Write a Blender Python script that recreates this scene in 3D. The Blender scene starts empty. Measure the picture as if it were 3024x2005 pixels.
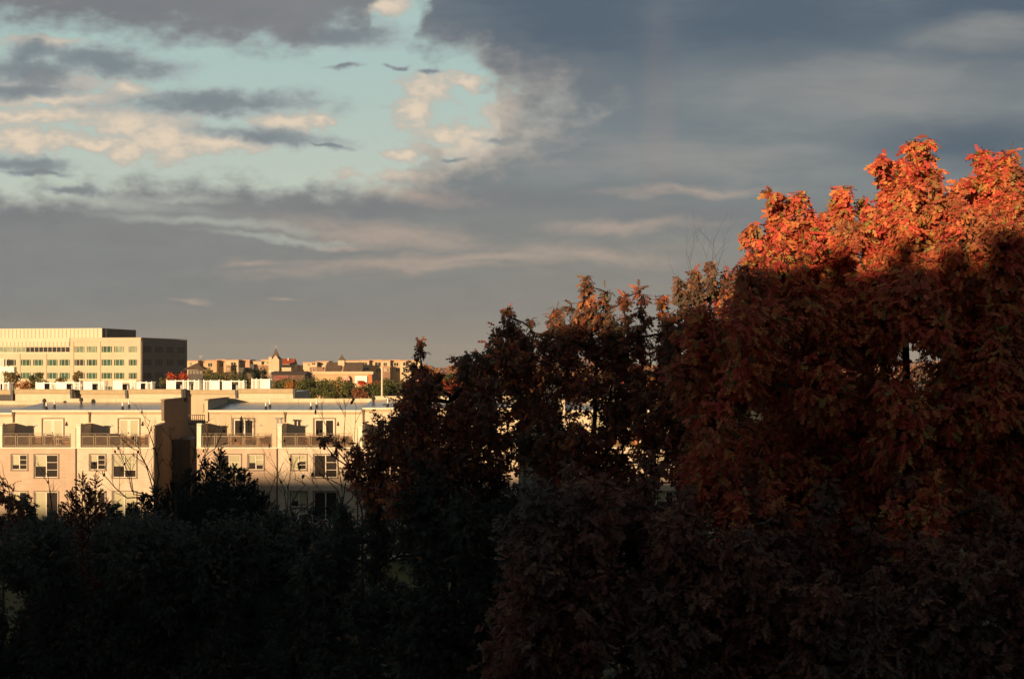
import bpy, math, random
import numpy as np
from mathutils import Vector
random.seed(7)
RNG = np.random.default_rng(11)
R = math.radians
scene = bpy.context.scene
col = scene.collection

# ------------------------------------------------------------------ camera
CZ = 16.3                      # eye height, sixth floor window
F = 4200.0                     # 50 mm lens over a 36 mm frame, in photo pixels
cam_d = bpy.data.cameras.new("camera"); cam_d.lens = 50; cam_d.sensor_width = 36
cam_d.shift_y = (1080 - 1002.5) / 3024
cam_d.clip_start = 0.1; cam_d.clip_end = 9000
cam = bpy.data.objects.new("camera", cam_d); col.objects.link(cam)
cam.location = (0, 0, CZ); cam.rotation_euler = (R(90), 0, 0)
scene.camera = cam
scene.view_settings.view_transform = 'Standard'
scene.view_settings.look = 'None'
scene.view_settings.exposure = 0.62
scene.view_settings.gamma = 1.0
scene.cycles.max_bounces = 5
scene.cycles.diffuse_bounces = 3
scene.cycles.transparent_max_bounces = 8
try: scene.cycles.use_denoising = True
except Exception: pass

def at(px, py, Y):
    return Vector(((px - 1512) / F * Y, Y, CZ - (py - 1080) / F * Y))
def X_(px, Y): return (px - 1512) / F * Y
def Z_(py, Y): return CZ - (py - 1080) / F * Y

# ------------------------------------------------------------------ sun
SUN_E, SUN_A = R(5.56), R(23)
sd = bpy.data.lights.new("sun", 'SUN'); sd.energy = 5.0; sd.angle = R(0.8); sd.color = (1.0, 0.665, 0.365)
so = bpy.data.objects.new("sun", sd); col.objects.link(so); so.location = (-30, -60, 60)
dvec = Vector((math.sin(SUN_A) * math.cos(SUN_E), math.cos(SUN_A) * math.cos(SUN_E), -math.sin(SUN_E)))
so.rotation_euler = dvec.to_track_quat('-Z', 'Y').to_euler()

# ------------------------------------------------------------------ world: clear sky with broken evening cloud
def build_world():
    w = bpy.data.worlds.new("World"); scene.world = w; w.use_nodes = True
    nt = w.node_tree; nt.nodes.clear(); N = nt.nodes.new; L = nt.links.new
    def setin(sock, v):
        if isinstance(v, bpy.types.NodeSocket): L(v, sock)
        else: sock.default_value = v
    def M(op, a, b=None, c=None, clamp=False):
        n = N('ShaderNodeMath'); n.operation = op; n.use_clamp = clamp; setin(n.inputs[0], a)
        if b is not None: setin(n.inputs[1], b)
        if c is not None: setin(n.inputs[2], c)
        return n.outputs[0]
    def V(op, a, b=None, c=None):
        n = N('ShaderNodeVectorMath'); n.operation = op; setin(n.inputs[0], a)
        if b is not None: setin(n.inputs[1], b)
        if c is not None: setin(n.inputs[2], c)
        return n.outputs['Value'] if op in ('LENGTH', 'DOT_PRODUCT') else n.outputs[0]
    def comb(x, y, z=0.0):
        n = N('ShaderNodeCombineXYZ'); setin(n.inputs[0], x); setin(n.inputs[1], y); setin(n.inputs[2], z); return n.outputs[0]
    def noise(vec, scale, detail=4, rough=.55, dist=0.0, color=False):
        n = N('ShaderNodeTexNoise'); setin(n.inputs['Vector'], vec); n.inputs['Scale'].default_value = scale
        n.inputs['Detail'].default_value = detail; n.inputs['Roughness'].default_value = rough
        n.inputs['Distortion'].default_value = dist
        return n.outputs['Color'] if color else n.outputs[0]
    def sstep(v, lo, hi):
        n = N('ShaderNodeMapRange'); n.interpolation_type = 'SMOOTHSTEP'
        setin(n.inputs['Value'], v); n.inputs['From Min'].default_value = lo; n.inputs['From Max'].default_value = hi
        return n.outputs[0]
    def mix(f, a, b):
        n = N('ShaderNodeMix'); n.data_type = 'RGBA'; setin(n.inputs[0], f)
        for s, v in ((n.inputs[6], a), (n.inputs[7], b)):
            if isinstance(v, tuple): s.default_value = (*v, 1)
            else: L(v, s)
        return n.outputs[2]
    tc = N('ShaderNodeTexCoord'); g = tc.outputs['Generated']
    sep = N('ShaderNodeSeparateXYZ'); L(g, sep.inputs[0])
    dy = M('MAXIMUM', sep.outputs[1], 0.12)
    # bearing (east-west) and height of the cloud in hundreds of photo pixels, a fixed direction in the world
    u = M('MULTIPLY', M('DIVIDE', sep.outputs[0], dy), 42.0)
    v = M('MULTIPLY', M('DIVIDE', sep.outputs[2], dy), 42.0)
    pos = comb(u, v)
    flat = comb(u, M('MULTIPLY', v, 2.2))
    w1 = V('SUBTRACT', noise(flat, .38, 3, .55, color=True), (.5, .5, .5))
    w2 = V('SUBTRACT', noise(pos, 1.5, 4, .5, color=True), (.5, .5, .5))
    p1 = V('MULTIPLY_ADD', w1, (2.6, 1.0, 0), pos)
    p = V('MULTIPLY_ADD', w2, (.8, .45, 0), V('MULTIPLY_ADD', w1, (1.0, .35, 0), pos))       # softly torn
    pf = V('MULTIPLY_ADD', w2, (.9, .7, 0), pos)     # puffier
    def C(px, py): return ((px - 1512) / 100, (1080 - py) / 100)
    def field(pv, lst, gs=1.0):
        out = None
        for e in lst:
            px, py, rx, ry = e[:4]; rx *= gs; ry *= gs; a = e[4] if len(e) > 4 else 0
            cx, cy = C(px, py); cx0, cy0 = cx, cy
            src = pv
            if a:
                t = math.tan(R(a)); n = N('ShaderNodeSeparateXYZ'); L(pv, n.inputs[0])
                # shear: streak climbing to one side
                yy = M('MULTIPLY_ADD', M('SUBTRACT', n.outputs[0], cx0), -t, n.outputs[1])
                src = comb(n.outputs[0], yy)
            q = V('MULTIPLY_ADD', src, (100 / rx, 100 / ry, 0), (-cx * 100 / rx, -cy * 100 / ry, 0))
            val = M('SUBTRACT', 1.0, V('LENGTH', q))
            out = val if out is None else M('MAXIMUM', out, val)
        return out
    puff = M('SUBTRACT', noise(comb(u, M('MULTIPLY', v, 1.7)), 1.05, 6, .52), .5)
    fine = M('SUBTRACT', noise(comb(u, M('MULTIPLY', v, 2.0)), 3.2, 4, .5), .5)
    band = M('SUBTRACT', noise(comb(M('MULTIPLY', u, .30), M('MULTIPLY', v, 1.3)), 1.1, 6, .58, .4), .5)
    big = M('SUBTRACT', noise(comb(M('MULTIPLY', u, .5), v), .33, 4, .5), .5)
    wisp = M('ADD', M('MULTIPLY', puff, 1.0), M('MULTIPLY', fine, .22))
    # clear air: Nishita sky, filmic teal
    sky = N('ShaderNodeTexSky'); sky.sky_type = 'NISHITA'; sky.sun_disc = False
    sky.sun_elevation = SUN_E; sky.sun_rotation = R(180 + 23); sky.altitude = 60; sky.air_density = 1.2; sky.dust_density = 2.0
    pale = sstep(v, 9.5, 4.0)
    clear = mix(pale, (.355, .475, .450), (.46, .50, .43))
    # --- overcast sheet colours
    grey = mix(sstep(M('ADD', u, M('MULTIPLY', big, 8.0)), -9.0, 3.0), (.205, .205, .215), (.150, .182, .205))
    warm = mix(sstep(M('MULTIPLY_ADD', v, -1.0, M('MULTIPLY', big, 2.5)), -7.0, -2.0), grey, mix(sstep(u, -14.0, 9.0), (.184, .199, .203), (.212, .206, .194)))
    bluer = mix(sstep(M('ADD', field(p1, [(1700, 60, 700, 300), (2300, 60, 900, 260), (2950, 20, 700, 330), (2900, 420, 480, 130)]), M('MULTIPLY', band, .8)), -.1, .9), warm, (.068, .098, .140))
    lightr = mix(M('MULTIPLY', sstep(M('ADD', field(p1, [(2550, 270, 640, 140), (2900, 110, 300, 60), (2050, 470, 520, 90)]), M('MULTIPLY', band, 1.2)), -.3, 1.0), .8), bluer, (.245, .245, .240))
    mot = mix(M('MULTIPLY', sstep(band, .18, -.18), .55), lightr, M_dark(mix, lightr))
    mot = mix(M('MULTIPLY', sstep(wisp, .02, -.32), .35), mot, M_dark(mix, mot))
    darkb = mix(M('MULTIPLY', sstep(M('ADD', field(p, [(780, 555, 460, 70), (1500, 595, 620, 52), (60, 625, 300, 60), (2200, 640, 600, 60), (1050, 610, 500, 50), (350, 20, 800, 110), (980, 100, 200, 50), (1560, 230, 300, 130)]), wisp), -.2, 1.0), .8), mot, (.150, .160, .178))
    streak = field(p1, [(1010, 722, 90, 9, -3), (1330, 765, 480, 20, 3), (1200, 780, 260, 12, -2), (1740, 742, 190, 22, -4), (1850, 665, 190, 18, 4), (740, 768, 70, 8, 3), (560, 883, 60, 6), (870, 895, 45, 5), (1150, 560, 180, 16, -10), (2050, 560, 200, 12), (1150, 690, 260, 30, -4)])
    pink = mix(M('MULTIPLY', sstep(M('ADD', streak, M('ADD', M('MULTIPLY', band, 1.3), M('MULTIPLY', fine, .9))), -1.0, 1.3), .52), darkb, (.48, .355, .28))
    # --- lit and dark heaps inside the clear gap
    cream = field(pf, [(70, 345, 200, 20), (90, 412, 190, 34), (360, 358, 120, 38), (300, 425, 110, 20), (490, 405, 110, 62), (365, 455, 55, 30), (385, 272, 50, 32),
                       (850, 360, 95, 26), (150, 295, 220, 20), (640, 425, 150, 26), (120, 122, 100, 16), (130, 245, 160, 30),
                       (1262, 262, 62, 40), (1236, 335, 46, 72), (1310, 400, 66, 24), (1492, 335, 46, 75), (1560, 445, 260, 75), (1300, 522, 240, 20), (1420, 500, 130, 40), (1370, 245, 60, 18), (1190, 460, 45, 14), (940, 365, 40, 12), (1130, 22, 70, 20)], 1.3)
    fc = M('ADD', cream, M('ADD', M('MULTIPLY', puff, 1.7), M('MULTIPLY', fine, .9)))
    creamcol = mix(sstep(fc, .0, 1.0), (.44, .41, .36), (.68, .55, .42))
    c1 = mix(M('MULTIPLY', sstep(fc, -.30, .40), .96), clear, creamcol)
    dark = field(p, [(640, 308, 290, 34), (770, 402, 200, 22, -6), (300, 185, 200, 40, -6), (90, 215, 150, 60), (90, 155, 80, 36), (40, 270, 190, 25), (1010, 197, 40, 8, 6), (1160, 197, 32, 7), (1262, 211, 34, 7),
                     (1000, 110, 170, 36), (830, 30, 260, 40, -8), (950, 432, 60, 8, -10), (60, 490, 120, 24), (230, 560, 90, 12), (1480, 415, 60, 12), (100, 515, 90, 8), (1340, 478, 30, 7)], 1.45)
    fd = M('ADD', dark, M('MULTIPLY', wisp, 1.25))
    c2 = mix(M('MULTIPLY', sstep(fd, -.22, .6), .9), c1, mix(sstep(fd, .05, .9), (.30, .33, .335), (.150, .178, .205)))
    gap = field(p, [(560, 335, 1060, 245), (60, 320, 800, 290), (1090, 300, 300, 270), (1170, 40, 90, 170, 20), (1350, 320, 150, 200), (920, 420, 480, 165)])
    thin = field(p, [(300, 590, 330, 22, -6), (620, 655, 340, 16, -5), (830, 705, 220, 12, -5), (520, 590, 160, 14, 0)])
    ov = M('SUBTRACT', M('MULTIPLY', wisp, .60), gap)
    thinner = M('MULTIPLY', sstep(M('ADD', thin, M('MULTIPLY', wisp, 1.0)), -.5, 1.1), .45)
    over = M('SUBTRACT', sstep(ov, -.36, .09), thinner, clamp=True)
    rim = M('MULTIPLY', M('MULTIPLY', sstep(ov, -.30, -.08), sstep(ov, .22, -.02)), sstep(M('SUBTRACT', u, M('MULTIPLY', v, .5)), -9.0, -4.0))
    final0 = mix(over, c2, pink)
    final = mix(M('MULTIPLY', rim, .22), final0, (.52, .44, .36))
    bow = M('MULTIPLY', sstep(field(pos, [(1945, 330, 75, 430)]), 0, .8), .09)
    final = mix(bow, final, (.40, .24, .22))
    # air tint close to the horizon
    hz = mix(sstep(v, 2.3, -.2), final, (.246, .226, .190))
    # unseen sky overhead and behind, darkened to lower the ambient light
    deep = M('MAXIMUM', sstep(sep.outputs[2], .28, .60), sstep(sep.outputs[1], .35, -.25))
    hz = mix(deep, hz, (.088, .106, .114))
    bgA = N('ShaderNodeBackground'); L(sky.outputs[0], bgA.inputs[0]); bgA.inputs[1].default_value = 0.08
    bgB = N('ShaderNodeBackground'); L(hz, bgB.inputs[0]); bgB.inputs[1].default_value = 0.77
    add = N('ShaderNodeMixShader'); add.inputs[0].default_value = .93
    L(bgA.outputs[0], add.inputs[1]); L(bgB.outputs[0], add.inputs[2])
    o = N('ShaderNodeOutputWorld'); L(add.outputs[0], o.inputs[0])
def M_dark(mix, c):
    return mix(.28, c, (.09, .10, .12))
build_world()

# ------------------------------------------------------------------ materials
def mat(name, c, rough=.8, spec=.3, metallic=0.0, vary=0.0, vscale=1.0, bump=0.0, bscale=20.0, c2=None, stretch=(1, 1, 1), transl=0.0, coord='Object', brick=None):
    m = bpy.data.materials.new(name); m.use_nodes = True; nt = m.node_tree; N = nt.nodes.new; L = nt.links.new
    b = nt.nodes['Principled BSDF']; b.inputs['Base Color'].default_value = (*c, 1); b.inputs['Roughness'].default_value = rough
    b.inputs['Specular IOR Level'].default_value = spec; b.inputs['Metallic'].default_value = metallic
    tc = N('ShaderNodeTexCoord'); mp = N('ShaderNodeMapping'); mp.inputs['Scale'].default_value = stretch
    L(tc.outputs[coord], mp.inputs[0])
    if vary or c2:
        n = N('ShaderNodeTexNoise'); n.inputs['Scale'].default_value = vscale; n.inputs['Detail'].default_value = 6; n.inputs['Roughness'].default_value = .65
        L(mp.outputs[0], n.inputs['Vector'])
        mx = N('ShaderNodeMix'); mx.data_type = 'RGBA'
        cc = c2 or tuple(x * (1 - vary) for x in c)
        mx.inputs[6].default_value = (*cc, 1); mx.inputs[7].default_value = (*c, 1)
        mr = N('ShaderNodeMapRange'); mr.inputs['From Min'].default_value = .35; mr.inputs['From Max'].default_value = .65
        L(n.outputs[0], mr.inputs[0]); L(mr.outputs[0], mx.inputs[0]); outc = mx.outputs[2]
        if brick:
            bt = N('ShaderNodeTexBrick'); bt.inputs['Scale'].default_value = 1.0; bt.inputs['Brick Width'].default_value = brick[0]; bt.inputs['Row Height'].default_value = brick[1]
            bt.inputs['Mortar Size'].default_value = brick[2]; bt.inputs['Color1'].default_value = (1, 1, 1, 1); bt.inputs['Color2'].default_value = (.9, .88, .86, 1); bt.inputs['Mortar'].default_value = (.72, .7, .68, 1)
            sx = N('ShaderNodeSeparateXYZ'); L(tc.outputs['Object'], sx.inputs[0]); cx = N('ShaderNodeCombineXYZ'); L(sx.outputs[0], cx.inputs[0]); L(sx.outputs[2], cx.inputs[1]); L(cx.outputs[0], bt.inputs['Vector'])
            ml = N('ShaderNodeMix'); ml.data_type = 'RGBA'; ml.blend_type = 'MULTIPLY'; ml.inputs[0].default_value = 1
            L(outc, ml.inputs[6]); L(bt.outputs[0], ml.inputs[7]); outc = ml.outputs[2]
        L(outc, b.inputs['Base Color'])
    if bump:
        n2 = N('ShaderNodeTexNoise'); n2.inputs['Scale'].default_value = bscale; n2.inputs['Detail'].default_value = 4
        L(mp.outputs[0], n2.inputs['Vector']); bp = N('ShaderNodeBump'); bp.inputs['Strength'].default_value = bump; bp.inputs['Distance'].default_value = .05
        L(n2.outputs[0], bp.inputs['Height']); L(bp.outputs[0], b.inputs['Normal'])
    return m

def leafmat(name, stops, transl=.25, rough=.6, clump=None, cscale=.8):
    """stops: [(pos, colour)] picked per leaf; clump: a second hue that takes over whole sprays"""
    m = bpy.data.materials.new(name); m.use_nodes = True; nt = m.node_tree; N = nt.nodes.new; L = nt.links.new
    b = nt.nodes['Principled BSDF']; b.inputs['Roughness'].default_value = rough; b.inputs['Specular IOR Level'].default_value = .25
    g = N('ShaderNodeNewGeometry'); r = N('ShaderNodeValToRGB'); r.color_ramp.interpolation = 'LINEAR'
    el = r.color_ramp.elements
    while len(el) > 1: el.remove(el[-1])
    el[0].position = stops[0][0]; el[0].color = (*stops[0][1], 1)
    for p_, c_ in stops[1:]:
        e = el.new(p_); e.color = (*c_, 1)
    L(g.outputs['Random Per Island'], r.inputs[0]); out = r.outputs[0]
    if clump:
        n = N('ShaderNodeTexNoise'); n.inputs['Scale'].default_value = cscale; n.inputs['Detail'].default_value = 3
        tc = N('ShaderNodeTexCoord'); L(tc.outputs['Object'], n.inputs['Vector'])
        mr = N('ShaderNodeMapRange'); mr.inputs['From Min'].default_value = .48; mr.inputs['From Max'].default_value = .68; mr.inputs['To Max'].default_value = .75
        L(n.outputs[0], mr.inputs[0]); mx = N('ShaderNodeMix'); mx.data_type = 'RGBA'; L(mr.outputs[0], mx.inputs[0]); L(out, mx.inputs[6]); mx.inputs[7].default_value = (*clump, 1); out = mx.outputs[2]
    L(out, b.inputs['Base Color'])
    t = N('ShaderNodeBsdfTranslucent'); L(out, t.inputs[0]); ms = N('ShaderNodeMixShader'); ms.inputs[0].default_value = transl
    L(b.outputs[0], ms.inputs[1]); L(t.outputs[0], ms.inputs[2]); L(ms.outputs[0], nt.nodes['Material Output'].inputs[0])
    return m

MT = {}
MT['cream'] = mat('cream_brick', (.67, .555, .44), .75, vary=.2, vscale=.7, stretch=(1, 1, .35), brick=(.42, .145, .012), bump=.15)
MT['tan'] = mat('tan_brick', (.57, .435, .33), .75, vary=.2, vscale=.7, stretch=(1, 1, .35), brick=(.42, .145, .012), bump=.15)
MT['cream_plaster'] = mat('cream_plaster', (.67, .56, .42), .85, vary=.2, vscale=.8, stretch=(1, 1, .3), bump=.2, bscale=12)
MT['tan_plaster'] = mat('tan_plaster', (.58, .455, .32), .85, vary=.2, vscale=.8, stretch=(1, 1, .3), bump=.2, bscale=12)
MT['side'] = mat('side_plaster_shade', (.21, .16, .125), .85, vary=.35, vscale=.35, stretch=(1, 1, .25), bump=.2)  # plaster of the shaded ends, with the shade put into its colour
MT['trim'] = mat('pale_trim', (.72, .64, .52), .6, vary=.12, vscale=2)
MT['bronze'] = mat('bronze_paint', (.17, .125, .085), .5, vary=.25, vscale=3)
MT['olive_trim'] = mat('olive_tan_trim', (.42, .34, .21), .7, vary=.15, vscale=1.5)
MT['roof'] = mat('roof_membrane', (.16, .17, .19), .22, .6, c2=(.42, .38, .33), vscale=.9, stretch=(1, .35, 1), bump=.12, bscale=1.2)  # cream second colour paints reflected glints onto the sheet
MT['parapet'] = mat('parapet_stucco', (.62, .52, .37), .9, vary=.22, vscale=1.2, bump=.3)
MT['rain_dark'] = mat('dark_brown_pipe', (.07, .045, .03), .6, vary=.2)
MT['dark'] = mat('black_paint', (.03, .028, .028), .5, vary=.3, vscale=4)
MT['white'] = mat('white_vinyl', (.82, .78, .72), .4, vary=.06, vscale=3)
MT['white_pipe'] = mat('white_pipe', (.80, .76, .70), .5, vary=.1, vscale=5)
MT['glass_dark'] = mat('dark_glass', (.035, .028, .026), .08, .8, vary=.3, vscale=.7)
MT['glass_blind'] = mat('glass_over_blind', (.40, .38, .25), .15, .7, vary=.15, vscale=2.5, stretch=(4, 1, .3))
MT['glass_green'] = mat('green_office_glass', (.05, .14, .10), .07, .9, c2=(.02, .035, .03), vscale=.22)
MT['glass_pale'] = mat('pale_office_glass', (.30, .36, .26), .12, .8, c2=(.08, .13, .10), vscale=.3)
MT['glass_black'] = mat('black_office_glass', (.012, .016, .015), .5, .15, vary=.4, vscale=.3)
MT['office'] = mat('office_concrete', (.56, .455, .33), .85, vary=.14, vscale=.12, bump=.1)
MT['office_shade'] = mat('office_concrete_shade', (.15, .145, .13), .85, vary=.2, vscale=.12)  # same concrete, darkened to carry the shade of the side face
MT['office_green'] = mat('green_sill_metal', (.44, .45, .28), .5, vary=.1, vscale=.5)
MT['screen'] = mat('ribbed_metal_screen', (.54, .48, .36), .5, .4, vary=.08, vscale=.3)
MT['seam'] = mat('screen_seam', (.33, .25, .15), .6, vary=.2)
MT['clad_and_shade'] = mat('dark_cladding_and_shade', (.055, .05, .048), .6, vary=.4, vscale=.8, stretch=(3, 3, .2))  # dark cladding, also the shade colour of leftmost row house and penthouse side
MT['brown'] = mat('brown_brick', (.27, .16, .10), .85, vary=.25, vscale=.5)
MT['orange_brick'] = mat('orange_brick', (.55, .20, .08), .85, vary=.2, vscale=1.0, brick=(.42, .145, .02))
MT['slate'] = mat('dark_slate', (.13, .085, .06), .8, vary=.35, vscale=.6)
MT['red_roof'] = mat('red_roof_tiles', (.45, .09, .04), .8, vary=.3, vscale=.4)
MT['town_cream'] = mat('town_cream_wall', (.56, .45, .30), .9, vary=.15, vscale=.15)
MT['town_tan'] = mat('town_tan_wall', (.50, .35, .20), .9, vary=.15, vscale=.15)
MT['town_pink'] = mat('town_pinkish_wall', (.50, .30, .19), .9, vary=.15, vscale=.15)
MT['bark'] = mat('bark', (.045, .035, .03), .9, vary=.5, vscale=6, stretch=(1, 1, .3), bump=.5, bscale=14)
MT['twig'] = mat('twig', (.05, .035, .03), .8, vary=.3, vscale=8)
MT['ground'] = mat('ground_grass', (.10, .085, .03), .95, c2=(.045, .06, .022), vscale=.05, bump=.4, bscale=3)
MT['asphalt'] = mat('asphalt', (.05, .05, .052), .9, vary=.3, vscale=.4, bump=.2)
MT['hill'] = mat('hill_woods', (.17, .085, .035), .95, c2=(.10, .07, .03), vscale=.03)
MT['wicker'] = mat('brown_wicker', (.16, .075, .04), .75, vary=.35, vscale=14)
MT['cushion'] = mat('sand_cushion', (.50, .38, .26), .9, vary=.12, vscale=4)
MT['canvas'] = mat('beige_canvas', (.55, .44, .30), .9, vary=.15, vscale=5)
MT['steel'] = mat('grey_metal', (.42, .40, .38), .4, .5, metallic=.3, vary=.15, vscale=2)
MT['pink'] = mat('pink_sign_paint', (.42, .09, .10), .6, vary=.1)
MT['pinkpale'] = mat('pale_pink_paint', (.80, .38, .30), .7, vary=.1)
MT['brick_back'] = mat('pale_brick_wall', (.62, .58, .54), .85, vary=.2, vscale=.5, brick=(.24, .08, .01))
MT['plaque'] = mat('blue_plaque', (.18, .24, .30), .4, vary=.1)
def tinted():
    m = bpy.data.materials.new('tinted_mesh_panel'); m.use_nodes = True; nt = m.node_tree
    b = nt.nodes['Principled BSDF']; b.inputs['Base Color'].default_value = (.13, .09, .06, 1); b.inputs['Roughness'].default_value = .5
    t = nt.nodes.new('ShaderNodeBsdfTransparent'); t.inputs[0].default_value = (.80, .70, .60, 1)
    n = nt.nodes.new('ShaderNodeTexNoise'); n.inputs['Scale'].default_value = 1.5; mr = nt.nodes.new('ShaderNodeMapRange'); mr.inputs['To Min'].default_value = .65; mr.inputs['To Max'].default_value = .92
    nt.links.new(n.outputs[0], mr.inputs[0])
    ms = nt.nodes.new('ShaderNodeMixShader'); nt.links.new(mr.outputs[0], ms.inputs[0]); nt.links.new(b.outputs[0], ms.inputs[1]); nt.links.new(t.outputs[0], ms.inputs[2])
    nt.links.new(ms.outputs[0], nt.nodes['Material Output'].inputs[0]); return m
MT['tint'] = tinted()

# leaves
MT['oak_leaf'] = leafmat('oak_leaf', [(0, (.42, .055, .050)), (.3, (.56, .088, .062)), (.55, (.64, .15, .070)), (.75, (.72, .26, .085)), (.87, (.52, .29, .09)), (.95, (.24, .24, .07)), (1.0, (.14, .06, .04))], .3, clump=(.34, .15, .075), cscale=1.6)
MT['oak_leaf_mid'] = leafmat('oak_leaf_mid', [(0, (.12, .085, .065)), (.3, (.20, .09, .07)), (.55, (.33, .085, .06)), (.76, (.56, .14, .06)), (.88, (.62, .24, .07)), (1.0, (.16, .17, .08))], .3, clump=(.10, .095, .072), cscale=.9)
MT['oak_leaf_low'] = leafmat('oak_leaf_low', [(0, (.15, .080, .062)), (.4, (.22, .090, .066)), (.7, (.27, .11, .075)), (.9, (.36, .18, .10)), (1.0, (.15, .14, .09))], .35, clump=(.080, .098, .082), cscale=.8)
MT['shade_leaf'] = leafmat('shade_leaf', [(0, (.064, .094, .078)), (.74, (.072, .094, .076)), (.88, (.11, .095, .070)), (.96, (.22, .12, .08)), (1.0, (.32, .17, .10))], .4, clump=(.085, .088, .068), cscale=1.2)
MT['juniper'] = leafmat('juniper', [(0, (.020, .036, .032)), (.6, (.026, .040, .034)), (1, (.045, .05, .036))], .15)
MT['cedar'] = leafmat('red_cedar', [(0, (.09, .035, .022)), (.6, (.13, .05, .028)), (1, (.20, .075, .035))], .15)
MT['far_green'] = leafmat('far_green', [(0, (.035, .055, .018)), (.5, (.07, .085, .022)), (1, (.13, .11, .03))], .15, clump=(.16, .085, .03), cscale=.12)
MT['far_olive'] = leafmat('far_olive', [(0, (.09, .08, .03)), (.5, (.15, .12, .035)), (1, (.26, .17, .05))], .15)
MT['far_red'] = leafmat('far_red', [(0, (.30, .035, .02)), (.5, (.48, .055, .02)), (1, (.55, .13, .03))], .2)
MT['far_orange'] = leafmat('far_orange', [(0, (.24, .09, .03)), (.5, (.38, .15, .04)), (1, (.45, .24, .06))], .2)
MT['far_rust'] = leafmat('far_rust', [(0, (.14, .06, .03)), (.5, (.24, .09, .04)), (1, (.30, .14, .06))], .2)
MT['far_dark'] = leafmat('far_dark', [(0, (.012, .022, .014)), (1, (.03, .045, .022))], .05)

# ------------------------------------------------------------------ mesh helpers
ORG = {}
class MB:
    def __init__(s): s.v = []; s.f = []
    def quad(s, a, b, c, d):
        i = len(s.v); s.v += [tuple(a), tuple(b), tuple(c), tuple(d)]; s.f.append((i, i+1, i+2, i+3)); return s
    def box(s, x0, x1, y0, y1, z0, z1):
        i = len(s.v)
        s.v += [(x0,y0,z0),(x1,y0,z0),(x1,y1,z0),(x0,y1,z0),(x0,y0,z1),(x1,y0,z1),(x1,y1,z1),(x0,y1,z1)]
        s.f += [(i,i+3,i+2,i+1),(i+4,i+5,i+6,i+7),(i,i+1,i+5,i+4),(i+1,i+2,i+6,i+5),(i+2,i+3,i+7,i+6),(i+3,i,i+4,i+7)]; return s
    def prism(s, pts, y0, y1):
        """outline in x,z swept from y0 to y1"""
        n = len(pts); i = len(s.v)
        s.v += [(p[0], y0, p[1]) for p in pts] + [(p[0], y1, p[1]) for p in pts]
        s.f.append(tuple(range(i, i+n))); s.f.append(tuple(range(i+2*n-1, i+n-1, -1)))
        for k in range(n): s.f.append((i+k, i+n+k, i+n+(k+1) % n, i+(k+1) % n))
        return s
    def prism_x(s, pts, x0, x1):
        """outline in y,z swept from x0 to x1"""
        n = len(pts); i = len(s.v)
        s.v += [(x0, p[0], p[1]) for p in pts] + [(x1, p[0], p[1]) for p in pts]
        s.f.append(tuple(range(i, i+n))); s.f.append(tuple(range(i+2*n-1, i+n-1, -1)))
        for k in range(n): s.f.append((i+k, i+n+k, i+n+(k+1) % n, i+(k+1) % n))
        return s
    def tube(s, pts, rad, n=6, cap=True):
        pts = [Vector(p) for p in pts]; i0 = len(s.v)
        for k, p in enumerate(pts):
            d = (pts[min(k+1, len(pts)-1)] - pts[max(k-1, 0)])
            if d.length < 1e-9: d = Vector((0, 0, 1))
            d.normalize(); a = d.orthogonal().normalized() if abs(d.z) > .95 else d.cross(Vector((0, 0, 1))).normalized(); b = d.cross(a)
            r = rad[k] if isinstance(rad, (list, tuple)) else rad
            for j in range(n):
                t = 2 * math.pi * j / n; s.v.append(tuple(p + a * (r * math.cos(t)) + b * (r * math.sin(t))))
        for k in range(len(pts) - 1):
            for j in range(n):
                s.f.append((i0+k*n+j, i0+k*n+(j+1) % n, i0+(k+1)*n+(j+1) % n, i0+(k+1)*n+j))
        if cap:
            s.f.append(tuple(range(i0+n-1, i0-1, -1))); e = i0+(len(pts)-1)*n; s.f.append(tuple(range(e, e+n)))
        return s
    def cone(s, c, r0, h, n=4, rot=0, apex=(0, 0)):
        i = len(s.v)
        for j in range(n):
            t = rot + 2*math.pi*j/n; s.v.append((c[0]+r0*math.cos(t), c[1]+r0*math.sin(t), c[2]))
        s.v.append((c[0]+apex[0], c[1]+apex[1], c[2]+h))
        for j in range(n): s.f.append((i+j, i+(j+1) % n, i+n))
        s.f.append(tuple(range(i+n-1, i-1, -1))); return s
    def build(s, name, m, parent=None, smooth=False):
        me = bpy.data.meshes.new(name)
        o = bpy.data.objects.new(name, me); col.objects.link(o)
        org = (0, 0, 0)
        if parent is not None:
            o.parent = parent; org = ORG[parent.name]
        ORG[o.name] = org
        me.from_pydata([(v[0]-org[0], v[1]-org[1], v[2]-org[2]) for v in s.v], [], s.f)
        me.materials.append(m if not isinstance(m, str) else MT[m])
        if smooth:
            for p in me.polygons: p.use_smooth = True
        return o
def thing(name, label, cat, loc=(0, 0, 0), group=None):
    o = bpy.data.objects.new(name, None); col.objects.link(o); o.location = loc; o.empty_display_size = .3
    ORG[o.name] = tuple(loc); o['label'] = label; o['category'] = cat
    if group: o['group'] = group
    return o
def tag(o, label, cat, group=None):
    o['label'] = label; o['category'] = cat
    if group: o['group'] = group
    return o
def struct(o): o['kind'] = 'structure'; return o

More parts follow.
